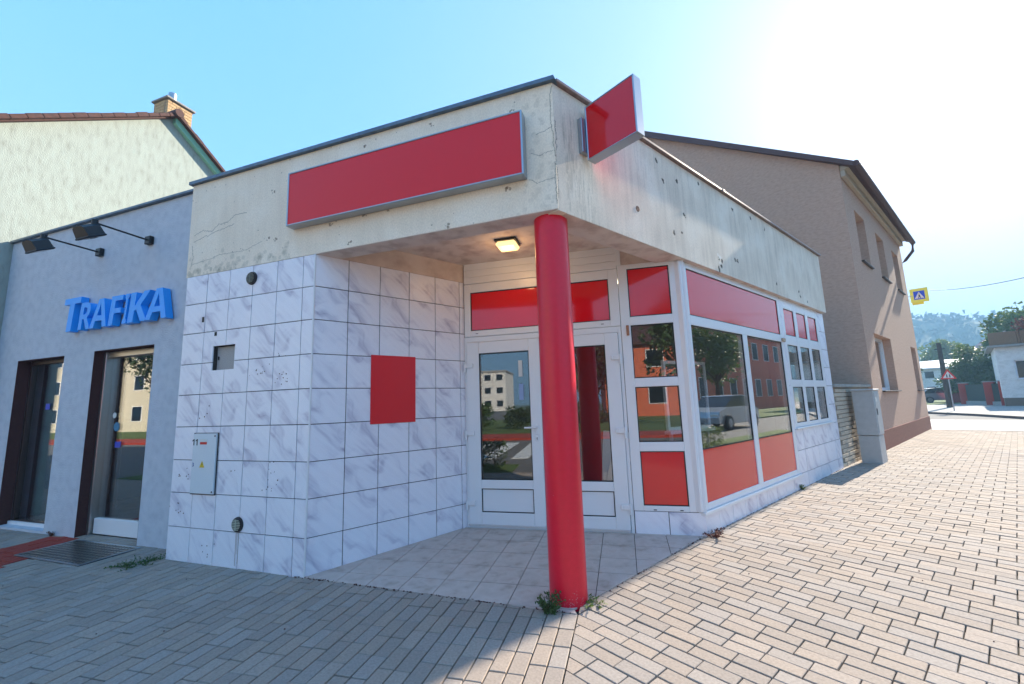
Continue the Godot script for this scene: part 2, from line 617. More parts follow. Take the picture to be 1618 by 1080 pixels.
func paving(called: String, label: String, xf: Transform3D, region: PackedVector2Array, lo: Vector2, hi: Vector2, along_y: float, shift: Vector2, red_zone: PackedVector2Array) -> void:
	# region and grid in the frame's x (short side of a paver) and z (long side)
	var root := Node3D.new()
	root.name = called
	add_child(root)
	root.set_meta("kind", "structure")
	root.set_meta("label", label)
	root.set_meta("category", "pavement")
	# bed of joint sand that follows the slope
	var bed := MB.new()
	var step := 0.5
	var x := lo.x
	while x < hi.x:
		var z := lo.y
		while z < hi.y:
			var cell := PackedVector2Array([Vector2(x, z), Vector2(x + step, z), Vector2(x + step, z + step), Vector2(x, z + step)])
			for poly in Geometry2D.intersect_polygons(cell, region):
				var idx := Geometry2D.triangulate_polygon(poly)
				for k in range(0, idx.size(), 3):
					var q := []
					for e in 3:
						var g := xf * V(poly[idx[k + e]].x, 0, poly[idx[k + e]].y)
						g.y = gy(g) - 0.026
						q.append(g)
					bed.tri(q[0], q[1], q[2], Vector3.UP)
			z += step
		x += step
	part("joint_sand", bed, M.sand, root)
	var cam := V(0, 1.4, 0)
	var whole := []
	var cut := []
	var px := int(floor((lo.x - shift.x) / 0.2)) - 1
	while shift.x + px * 0.2 < hi.x:
		for half in 2:
			var x0 := shift.x + px * 0.2 + half * 0.1
			var z0 := shift.y + (0.1 if posmod(px, 2) == 1 else 0.0)
			var k0 := int(floor((lo.y - z0) / 0.2)) - 1
			while z0 + k0 * 0.2 < hi.y:
				var za := z0 + k0 * 0.2
				var g := 0.0040
				var r := PackedVector2Array([Vector2(x0 + g, za + g), Vector2(x0 + 0.1 - g, za + g), Vector2(x0 + 0.1 - g, za + 0.2 - g), Vector2(x0 + g, za + 0.2 - g)])
				var inside := 0
				for p in r:
					if Geometry2D.is_point_in_polygon(p, region):
						inside += 1
				if inside > 0:
					var ctr := xf * V(x0 + 0.05, 0, za + 0.1)
					var e := {"c": ctr, "x": x0 + 0.05, "z": za + 0.1, "d": ctr.distance_to(cam), "r": r}
					var dir := (cam.direction_to(ctr))
					e.seen = dir.z < -0.02 and absf(dir.x / -dir.z) < 1.35 and dir.y / -dir.z > -0.66
					if inside < 4:
						for poly in Geometry2D.intersect_polygons(r, region):
							if poly.size() >= 3:
								e.poly = poly
								cut.append(e)
								break
					else:
						whole.append(e)
				k0 += 1
		px += 1
	whole.sort_custom(func(a, b): return (a.d if a.seen else a.d + 1000.0) < (b.d if b.seen else b.d + 1000.0))
	var one := MB.new()
	one.box(V(-0.0460, -0.045, -0.0965), V(0.0460, 0, 0.0965), 0.003)
	var pm := one.mesh()
	var rests: Array[MB] = []
	for k in 6:
		rests.append(MB.new())
	var count := 0
	for e in whole:
		var c: Vector3 = e.c
		var h := gy(c)
		var slope := (gy(c - NF * 0.06) - gy(c + NF * 0.06)) / 0.12
		var up := (Vector3.UP + NF * slope + V(rng.randf_range(-0.008, 0.008), 0, rng.randf_range(-0.008, 0.008))).normalized()
		var zx: Vector3 = (xf.basis.z - up * up.dot(xf.basis.z)).normalized()
		var lift := rng.randf_range(-0.0032, 0.0014)
		var turn := Basis(up.cross(zx), up, zx) * Basis(Vector3.UP, rng.randf_range(-0.006, 0.006))
		var at := Transform3D(turn, V(c.x, h + lift, c.z))
		var red := Geometry2D.is_point_in_polygon(Vector2(e.x, e.z), red_zone)
		var kind := rng.randi() % 6
		if (count < 290 and e.seen) or red:
			count += 1
			part("paver", pm, M.red_paver if red else M.pavers[kind], root, at)
		elif e.d < 14.0:
			var rest := rests[kind]
			var tf := Transform3D(at.basis, at.origin)
			var hx := 0.0460
			var hz := 0.0965
			var bv := 0.003
			var top := [tf * V(-hx + bv, 0, -hz + bv), tf * V(hx - bv, 0, -hz + bv), tf * V(hx - bv, 0, hz - bv), tf * V(-hx + bv, 0, hz - bv)]
			var low := [tf * V(-hx, -bv, -hz), tf * V(hx, -bv, -hz), tf * V(hx, -bv, hz), tf * V(-hx, -bv, hz)]
			var bot := [tf * V(-hx, -0.03, -hz), tf * V(hx, -0.03, -hz), tf * V(hx, -0.03, hz), tf * V(-hx, -0.03, hz)]
			rest.quad(top[0], top[1], top[2], top[3], Vector3.UP)
			for k in 4:
				var k2 := (k + 1) % 4
				var out: Vector3 = (low[k] + low[k2]) * 0.5 - at.origin
				rest.quad(top[k], top[k2], low[k2], low[k], out + Vector3.UP * 0.05)
				rest.quad(low[k], low[k2], bot[k2], bot[k], out)
		else:
			var rest := rests[kind]
			var q := []
			for w in [[-1, -1], [1, -1], [1, 1], [-1, 1]]:
				q.append(at * V(0.0465 * w[0], 0, 0.0965 * w[1]))
			rest.quad(q[0], q[1], q[2], q[3], Vector3.UP)
	for e in cut:
		var rest := rests[rng.randi() % 6]
		var poly: PackedVector2Array = e.poly
		var idx := Geometry2D.triangulate_polygon(poly)
		var lift := rng.randf_range(-0.002, 0.001)
		var tp := []
		for p in poly:
			var g := xf * V(p.x, 0, p.y)
			g.y = gy(g) + lift
			tp.append(g)
		for k in range(0, idx.size(), 3):
			rest.tri(tp[idx[k]], tp[idx[k + 1]], tp[idx[k + 2]], Vector3.UP)
		for k in tp.size():
			var a: Vector3 = tp[k]
			var b: Vector3 = tp[(k + 1) % tp.size()]
			var out := (b - a).cross(Vector3.UP)
			if out.dot((a + b) * 0.5 - (e.c as Vector3)) < 0:
				out = -out
			rest.quad(a, b, b + V(0, -0.03, 0), a + V(0, -0.03, 0), out)
	var joined := ArrayMesh.new()
	for k in 6:
		var arr := []
		arr.resize(Mesh.ARRAY_MAX)
		arr[Mesh.ARRAY_VERTEX] = rests[k].v
		arr[Mesh.ARRAY_NORMAL] = rests[k].n
		arr[Mesh.ARRAY_TEX_UV] = rests[k].t
		joined.add_surface_from_arrays(Mesh.PRIMITIVE_TRIANGLES, arr)
		joined.surface_set_material(k, M.pavers[k])
	var o := part("outlying_pavers", joined, null, root)
	o.set_meta("kind", "stuff")


func build_pavements() -> void:
	# right field: frame RF, short side along x (dR), long side along z (nR)
	var side := PackedVector2Array([Vector2(0.082, -0.062), Vector2(17.4, -0.062), Vector2(17.2, 2.95), Vector2(-4.218, 2.95)])
	paving("side_pavement", "beige block paving laid in pairs beside the shop window and beige house", RF, side, Vector2(-4.4, -0.1), Vector2(17.4, 2.95), 0.0, Vector2(-0.1, 0.193), PackedVector2Array())
	# front field: frame turned with the mitre line
	var o := PA + XF * 2.342
	var ff := fr(o, AF - 4.8)
	var inv := ff.affine_inverse()
	var poly := PackedVector2Array()
	for q in [[-9.0, -0.33], [-1.757, -0.33], [-1.757, 0.0], [2.35, 0.0], [2.60, 2.6], [-9.0, 2.6]]:
		var w: Vector3 = inv * (PA + XF * q[0] + NF * q[1])
		poly.append(Vector2(w.x, w.z))
	poly[3] = Vector2(-0.004, poly[3].y)
	poly[4] = Vector2(-0.004, poly[4].y)
	var red := PackedVector2Array()
	for q in [[-4.16, -0.35], [-3.72, -0.35], [-3.12, 0.62], [-3.4, 1.2], [-4.1, 1.2], [-4.0, 0.28]]:
		var w: Vector3 = inv * (PA + XF * q[0] + NF * q[1])
		red.append(Vector2(w.x, w.z))
	paving("front_pavement", "beige block paving laid in pairs before the tiled front wall and kiosk", ff, poly, Vector2(-11.6, -1.2), Vector2(0.1, 3.6), 0.0, Vector2(-0.2, -0.005), red)


# ---------------------------------------------------------------- the corner shop

var tile_meshes := {}


func tile_mesh(w: float, h: float) -> ArrayMesh:
	var key := "%.3f_%.3f_%d" % [w, h, rng.randi() % 6]
	if not tile_meshes.has(key):
		var b := MB.new()
		b.us = Vector2(0.55, 0.55)
		b.uo = Vector2(rng.randf_range(0.12, 0.82), rng.randf_range(0.15, 0.85))
		b.box(V(-w / 2, -h / 2, -0.012), V(w / 2, h / 2, 0), 0.0015)
		tile_meshes[key] = b.mesh()
	return tile_meshes[key]


# wall tiles between the given lines, in front of frame plane z = at; holes are Rect2 in (x, y)
func tiles(parent: Node, xf: Transform3D, us: Array, ys: Array, at: float, holes: Array = [], m: Material = null) -> void:
	var g := 0.0036
	for i in us.size() - 1:
		for j in ys.size() - 1:
			var r := Rect2(us[i] + g, ys[j] + g, us[i + 1] - us[i] - 2 * g, ys[j + 1] - ys[j] - 2 * g)
			var hit := Rect2()
			for h in holes:
				if h.intersects(r):
					hit = h
			var use: Material = m if m else M.marble
			if hit.size == Vector2.ZERO:
				var t := Transform3D(Basis(Vector3.FORWARD, 0.0), V(r.get_center().x, r.get_center().y, at + rng.randf_range(-0.0012, 0.0012)))
				t.basis = Basis.from_euler(V(rng.randf_range(-0.002, 0.002), rng.randf_range(-0.002, 0.002), 0))
				part("tile", tile_mesh(r.size.x, r.size.y), use, parent, xf * t)
			else:
				var poly := PackedVector2Array([r.position, r.position + V2(r.size.x, 0), r.end, r.position + V2(0, r.size.y)])
				var hp := PackedVector2Array([hit.position, hit.position + V2(hit.size.x, 0), hit.end, hit.position + V2(0, hit.size.y)])
				for q in Geometry2D.clip_polygons(poly, hp):
					var b := MB.new()
					b.us = Vector2(0.55, 0.55)
					b.uo = Vector2(1.2, 1.6)
					b.prism(q, at - 0.012, at)
					part("tile", b, use, parent, xf)


func V2(x: float, y: float) -> Vector2:
	return Vector2(x, y)


# a rectangular frame of four bars with mitred look; bars between outer and inner rectangle
func frame_mesh(o: Rect2, i: Rect2, z0: float, z1: float, bev := 0.004) -> MB:
	var b := MB.new()
	b.box(V(o.position.x, o.position.y, z0), V(i.position.x, o.end.y, z1), bev)
	b.box(V(i.end.x, o.position.y, z0), V(o.end.x, o.end.y, z1), bev)
	b.box(V(i.position.x, i.end.y, z0), V(i.end.x, o.end.y, z1), bev)
	b.box(V(i.position.x, o.position.y, z0), V(i.end.x, i.position.y, z1), bev)
	return b


func rect(x0: float, y0: float, x1: float, y1: float) -> Rect2:
	return Rect2(x0, y0, x1 - x0, y1 - y0)


# double glazing: two thin sheets inside a black gasket
func glazing(parent: Node, xf: Transform3D, r: Rect2, z: float, red := false, m: Material = null) -> void:
	var g := MB.new()
	var k := 0.010
	var i := r.grow(-k)
	g.box(V(r.position.x, r.position.y, z - 0.01), V(i.position.x, r.end.y, z + 0.006))
	g.box(V(i.end.x, r.position.y, z - 0.01), V(r.end.x, r.end.y, z + 0.006))
	g.box(V(i.position.x, i.end.y, z - 0.01), V(i.end.x, r.end.y, z + 0.006))
	g.box(V(i.position.x, r.position.y, z - 0.01), V(i.end.x, i.position.y, z + 0.006))
	part("gasket", g, M.gasket, parent, xf)
	var p := MB.new()
	if red:
		p.box(V(i.position.x, i.position.y, z - 0.02), V(i.end.x, i.end.y, z))
		part("panel", p, m if m else M.red, parent, xf)
	else:
		p.box(V(i.position.x, i.position.y, z - 0.005), V(i.end.x, i.end.y, z))
		p.box(V(i.position.x, i.position.y, z - 0.016), V(i.end.x, i.end.y, z - 0.012))
		p.box(V(i.position.x, i.position.y, z - 0.027), V(i.end.x, i.end.y, z - 0.023))
		part("glass", p, M.glass, parent, xf)


func build_shop() -> void:
	var shop := thing("corner_shop", "single storey corner shop with white marble tiles, red panels and recessed glazed entrance", "shop", PC)
	var rows := [-0.03, 0.311, 0.635, 0.951, 1.277, 1.598, 1.914, 2.235, 2.552, 2.864]
	var hole := rect(-1.29, 1.832, -0.98, 2.08)
	# front wall
	var b := MB.new()
	b.box(V(-1.757, -0.2, -0.25), V(hole.position.x, 2.864, -0.011))
	b.box(V(hole.end.x, -0.2, -0.25), V(-0.012, 2.864, -0.011))
	b.box(V(hole.position.x, -0.2, -0.25), V(hole.end.x, hole.position.y, -0.011))
	b.box(V(hole.position.x, hole.end.y, -0.25), V(hole.end.x, 2.864, -0.011))
	b.box(V(hole.position.x, hole.position.y, -0.25), V(hole.end.x, hole.end.y, -0.075))
	var fw := part("front_wall", b, M.grout, shop, FF)
	tiles(fw, FF, [-1.757, -1.435, -1.11, -0.786, -0.464, -0.14, -0.006], rows, 0.0, [hole])
	# recess wall beside the door
	b = MB.new()
	b.box(V(0.012, -0.2, -0.25), V(1.86, 2.864, -0.011))
	var lw := part("recess_wall", b, M.grout, shop, LF)
	tiles(lw, LF, [0.006, 0.32, 0.645, 0.976, 1.30, 1.63, 1.70], rows, 0.0)
	bx("upper_wall", V(0.012, 2.864, -0.25), V(1.86, 3.2, -0.004), 0.0, M.soffit, shop, LF)
	b = MB.new()
	b.tube([V(0, -0.02, -0.002), V(0, 2.862, -0.002)], [0.009], 8)
	part("corner_trim", b, M.white, shop, FF)
	# entrance floor with its own tiles, laid square to the doors
	build_entrance_floor(shop)
	build_fascia(shop)
	build_door_wall(shop)
	build_window_wall(shop)
	# pillar
	b = MB.new()
	var pc := V(0.345, 0, -3.268)
	b.tube([pc + V(0, -0.02, 0), pc + V(0, 0.05, 0), pc + V(0, 1.4, 0), pc + V(0, 2.862, 0)], [0.135], 40, false)
	var pil := part("pillar", b, M.redpost, shop)
	var chips := MB.new()
	for k in 120:
		var w := rng.randf_range(0.2, 2.9)
		var y := 0.01 + absf(rng.randfn(0, 0.035)) if k < 112 else rng.randf_range(0.3, 1.6)
		var o := V(cos(w), 0, sin(w))
		var c := pc + o * 0.1345 + V(0, y, 0)
		var rad := rng.randf_range(0.0012, 0.0045)
		chips.tube([c, c + o * 0.0009], [rad, rad * 0.6], 6)
	var cp := part("paint_chips", chips, mat(Color(0.80, 0.45, 0.48), 0.8), pil)
	cp.set_meta("kind", "stuff")
	# shell of the room behind: roof, party wall, back wall, floor, ceiling
	var p0 := FF * V(-1.757, 0, -0.22)
	var p1 := FF * V(-1.757, 0, -7.0)
	var p2 := WF * V(7.03, 0, -4.5)
	var p3 := WF * V(7.03, 0, -0.3)
	var c0 := FF * V(2.20, 0, -0.25)
	var roof := PackedVector2Array()
	for p in [p0, c0, p3, p2, p1]:
		roof.append(V2(p.x, p.z))
	b = MB.new()
	b.slab(roof, 3.55, 3.75)
	part("roof", b, M.concrete, shop)
	b = MB.new()
	b.box(V(-1.757, -0.2, -7.0), V(-1.56, 3.55, -0.25))
	part("party_wall", b, M.room, shop, FF)
	b = MB.new()
	b.box(V(6.85, -0.2, -4.5), V(7.02, 3.55, -0.25))
	part("end_wall", b, M.room, shop, WF)
	var dv := (p1 - p2)
	var bw := fr(p2, rad_to_deg(atan2(dv.z, dv.x)))
	b = MB.new()
	b.box(V(0, -0.2, -0.1), V(dv.length(), 3.55, 0.1))
	part("back_wall", b, M.room, shop, bw)
	var q0 := LF * V(1.86, 0, -0.1)
	var inner := PackedVector2Array()
	for p in [LF * V(1.74, 0, -0.2), DF * V(0.02, 0, -0.12), DF * V(2.46, 0, -0.12), WF * V(6.9, 0, -0.1), WF * V(6.9, 0, -4.4), FF * V(-1.6, 0, -6.9), FF * V(-1.6, 0, -0.3), FF * V(-0.2, 0, -0.3)]:
		inner.append(V2(p.x, p.z))
	b = MB.new()
	b.slab(inner, 0.0, 0.08)
	part("room_floor", b, M.roomfloor, shop)
	b = MB.new()
	b.slab(inner, 3.1, 3.16)
	part("room_ceiling", b, M.room, shop)


func build_entrance_floor(shop: Node3D) -> void:
	var region := PackedVector2Array()
	var inv := DF.affine_inverse()
	for p in [FF * V(0.0, 0, 0.0), FF * V(2.335, 0, 0.0), RF * V(0.02, 0, -0.065), RF * V(1.92, 0, -0.065), DF * V(2.48, 0, 0.0), DF * V(0.0, 0, 0.02)]:
		var w: Vector3 = inv * p
		region.append(V2(w.x, w.z))
	var bed := MB.new()
	var step := 0.3
	var origin: Vector3 = inv * (PA + XF * 1.516 - NF * 0.273)
	var cells := []
	for i in range(-9, 9):
		for j in range(-8, 8):
			cells.append(V2(origin.x + i * step, origin.z + j * step))
	for c in cells:
		var cell := PackedVector2Array([c, c + V2(step, 0), c + V2(step, step), c + V2(0, step)])
		for poly in Geometry2D.intersect_polygons(cell, region):
			var idx := Geometry2D.triangulate_polygon(poly)
			for k in range(0, idx.size(), 3):
				var q := []
				for e in 3:
					var g := DF * V(poly[idx[k + e]].x, 0, poly[idx[k + e]].y)
					g.y = gy(g) - 0.005
					q.append(g)
				bed.tri(q[0], q[1], q[2], Vector3.UP)
	var fl := part("entrance_floor", bed, M.grout, shop)
	for c in cells:
		var g := 0.0028
		var cell := PackedVector2Array([c + V2(g, g), c + V2(step - g, g), c + V2(step - g, step - g), c + V2(g, step - g)])
		for poly in Geometry2D.intersect_polygons(cell, region):
			if absf(area(poly)) < 0.0004:
				continue
			var b := MB.new()
			var idx := Geometry2D.triangulate_polygon(poly)
			var tp := []
			var lift := rng.randf_range(0.003, 0.0045)
			for p in poly:
				var w := DF * V(p.x, 0, p.y)
				w.y = gy(w) + lift
				tp.append(w)
			for k in range(0, idx.size(), 3):
				b.tri(tp[idx[k]], tp[idx[k + 1]], tp[idx[k + 2]], Vector3.UP)
			var mid := Vector3.ZERO
			for p in tp:
				mid += p / tp.size()
			for k in tp.size():
				var a: Vector3 = tp[k]
				var d: Vector3 = tp[(k + 1) % tp.size()]
				b.quad(a, d, d + V(0, -0.012, 0), a + V(0, -0.012, 0), (a + d) * 0.5 - mid)
			part("tile", b, M.ftile if rng.randf() < 0.6 else M.ftile2, fl)


func area(poly: PackedVector2Array) -> float:
	var s := 0.0
	for k in poly.size():
		s += poly[k].cross(poly[(k + 1) % poly.size()])
	return s * 0.5


func build_fascia(shop: Node3D) -> void:
	var y0 := 2.864
	var y1 := 3.925
	# front: image of worn plaster
	var per := 260.0
	var w := 4.14
	var h := y1 - y0
	var im := plaster_image(int(w * per), int(h * per), per, 301, Color(0.93, 0.87, 0.785), Color(0.82, 0.75, 0.665), 0.34)
	var r := RandomNumberGenerator.new()
	r.seed = 5
	var dk := Color(0.25, 0.22, 0.19)
	var px := func(u: float, y: float) -> Vector2: return V2((u + 1.783) * per, (y1 - y) * per)
	crack(im, [px.call(-1.70, 3.33), px.call(-1.55, 3.36), px.call(-1.43, 3.33), px.call(-1.32, 3.40), px.call(-1.2, 3.40), px.call(-1.08, 3.46), px.call(-0.93, 3.44)], r, dk)
	crack(im, [px.call(-1.70, 3.26), px.call(-1.5, 3.29), px.call(-1.36, 3.33), px.call(-1.1, 3.37)], r, dk)
	crack(im, [px.call(-1.72, 3.22), px.call(-1.69, 3.08), px.call(-1.72, 2.98)], r, dk)
	crack(im, [px.call(-1.7, 3.0), px.call(-1.3, 3.06), px.call(-0.95, 3.05), px.call(-0.7, 3.12)], r, Color(0.45, 0.41, 0.36))
	crack(im, [px.call(2.345, 3.9), px.call(2.335, 3.5), px.call(2.342, 3.25), px.call(2.34, 2.9)], r, dk)
	crack(im, [px.call(2.33, 3.35), px.call(2.22, 3.33), px.call(2.15, 3.36)], r, Color(0.4, 0.36, 0.32))
	crack(im, [px.call(2.33, 3.12), px.call(2.2, 3.10), px.call(2.12, 3.14)], r, Color(0.4, 0.36, 0.32))
	crack(im, [px.call(2.33, 3.55), px.call(2.2, 3.5)], r, Color(0.4, 0.36, 0.32))
	for q in [[0.18, 3.13], [0.55, 3.16], [0.82, 3.16], [1.95, 3.11], [2.0, 3.78], [2.06, 3.72], [1.25, 3.86], [0.55, 3.84], [-0.58, 3.62], [-0.62, 3.12], [-0.52, 3.1], [0.4, 2.92], [1.4, 2.9]]:
		var c: Vector2 = px.call(q[0], q[1])
		for k in 5:
			blot(im, c + V2(r.randf_range(-6, 6), r.randf_range(-3, 5)), r.randf_range(1.2, 3.4), Color(0.42, 0.35, 0.29), 0.5)
	for k in 60:
		blot(im, V2(r.randf() * w * per, r.randf() * h * per), r.randf_range(0.8, 1.8), Color(0.45, 0.40, 0.35), 0.6)
	# lower left stain patches of grey growth
	for k in 90:
		var c: Vector2 = px.call(r.randf_range(-1.75, -0.3), 2.87 + absf(r.randfn(0, 0.09)))
		blot(im, c, r.randf_range(2, 9), Color(0.52, 0.50, 0.44), 0.16)
	for k in 70:
		var c: Vector2 = px.call(r.randf_range(2.0, 2.35), r.randf_range(2.87, 3.9))
		blot(im, c, r.randf_range(2, 8), Color(0.62, 0.57, 0.50), 0.14)
	var fm := mat(Color.WHITE, 0.92)
	fm.albedo_texture = tex(im)
	fm.heightmap_enabled = true
	fm.heightmap_texture = fm.albedo_texture
	fm.heightmap_scale = 0.12
	fm.texture_repeat = false
	var b := MB.new()
	b.us = V2(1 / w, 1 / h)
	b.uo = V2(1.783 / w, y1 / h)
	# plan: outer edge z=0, inner z=-0.215, mitred to the corner
	b.prism(PackedVector2Array([V2(-1.775, y0), V2(2.352, y0), V2(2.352, y1), V2(-1.775, y1)]), -0.214, 0.0)
	var f1 := part("fascia", b, fm, shop, FF)
	f1.set_meta("label", "cracked cream plaster fascia above the tiled front")
	# side
	per = 200.0
	w = 7.04
	var im2 := plaster_image(int(w * per), int(h * per), per, 333, Color(0.91, 0.85, 0.775), Color(0.73, 0.67, 0.605), 0.5)
	var ps := func(s: float, y: float) -> Vector2: return V2(s * per, (y1 - y) * per)
	for q in [[2.75, 3.02], [2.78, 2.95], [2.72, 2.9], [2.83, 3.0], [3.2, 3.1], [3.28, 3.1], [4.6, 3.0], [5.6, 3.05], [5.65, 2.98], [6.0, 2.93], [2.0, 3.35], [1.75, 3.1], [1.9, 3.12], [1.5, 3.82], [1.9, 3.72], [2.4, 3.86], [1.6, 3.62], [3.3, 3.8], [3.9, 3.84], [4.4, 3.8]]:
		for k in 4:
			blot(im2, ps.call(q[0], q[1]) + V2(r.randf_range(-4, 4), r.randf_range(-4, 4)), r.randf_range(1.5, 4), Color(0.24, 0.20, 0.17), 0.7)
	for k in 8:
		blot(im2, ps.call(2.75 + r.randf_range(-0.03, 0.05), r.randf_range(2.9, 3.08)), r.randf_range(2, 5), Color(0.95, 0.93, 0.9), 0.6)
	crack(im2, [ps.call(0.01, 3.6), ps.call(0.02, 3.4), ps.call(0.01, 3.2), ps.call(0.02, 2.95)], r, dk)
	for k in 160:
		var c: Vector2 = ps.call(r.randf_range(0, 7), 3.9 - absf(r.randfn(0, 0.22)))
		var l := int(r.randf_range(8, 60))
		for i in l:
			blot(im2, c + V2(0, i), 1.2, Color(0.58, 0.55, 0.50), 0.07)
	for k in 90:
		var c: Vector2 = ps.call(r.randf_range(0.1, 0.45), r.randf_range(2.95, 3.75))
		for i in int(r.randf_range(10, 50)):
			blot(im2, c + V2(0, i), 1.6, Color(0.56, 0.51, 0.45), 0.05)
	var sm := mat(Color.WHITE, 0.92)
	sm.albedo_texture = tex(im2)
	sm.heightmap_enabled = true
	sm.heightmap_texture = sm.albedo_texture
	sm.heightmap_scale = 0.12
	sm.texture_repeat = false
	b = MB.new()
	b.us = V2(1 / w, 1 / h)
	b.uo = V2(0, y1 / h)
	b.prism(PackedVector2Array([V2(0.0, 2.85), V2(7.03, 2.85), V2(7.03, y1 - 0.001), V2(0.0, y1 - 0.001)]), -0.26, -0.001)
	var f2 := part("fascia", b, sm, shop, RF)
	f2.set_meta("label", "streaked grey plaster fascia above the shop window")
	# broken out socket in the side fascia
	b = MB.new()
	b.tube([RF * V(1.095, 3.17, -0.002), RF * V(1.095, 3.17, 0.0012)], [0.032, 0.028], 9)
	part("plaster_break", b, M.reveal, shop)
	# sheet metal copings
	b = MB.new()
	b.prism(PackedVector2Array([V2(-1.80, 3.927), V2(2.385, 3.927), V2(2.372, 3.962), V2(-1.80, 3.962)]), -0.25, 0.035)
	part("coping", b, M.zinc, shop, FF)
	b = MB.new()
	b.box(V(0.02, 3.928, -0.3), V(7.07, 3.957, 0.035), 0.004)
	b.box(V(2.99, 3.925, 0.02), V(3.04, 3.962, 0.04), 0.002)
	part("coping", b, M.rust_coping, shop, RF)
	# ceiling of the recess
	b = MB.new()
	var poly := PackedVector2Array()
	for p in [FF * V(0.0, 0, -0.214), FF * V(2.19, 0, -0.214), RF * V(0.2, 0, -0.26), RF * V(1.75, 0, -0.26), DF * V(2.25, 0, -0.06), DF * V(-0.05, 0, -0.06), LF * V(1.0, 0, -0.1), LF * V(0.3, 0, -0.1)]:
		poly.append(V2(p.x, p.z))
	b.slab(poly, 3.08, 3.2)
	part("soffit", b, M.soffit, shop)
	b = MB.new()
	b.box(V(0.02, 2.859, -0.212), V(2.34, 2.8639, -0.002))
	part("beam_underside", b, M.soffit, shop, FF)
	b = MB.new()
	b.box(V(0.1, 2.846, -0.258), V(7.0, 2.8499, -0.003))
	part("beam_underside", b, M.soffit, shop, RF)


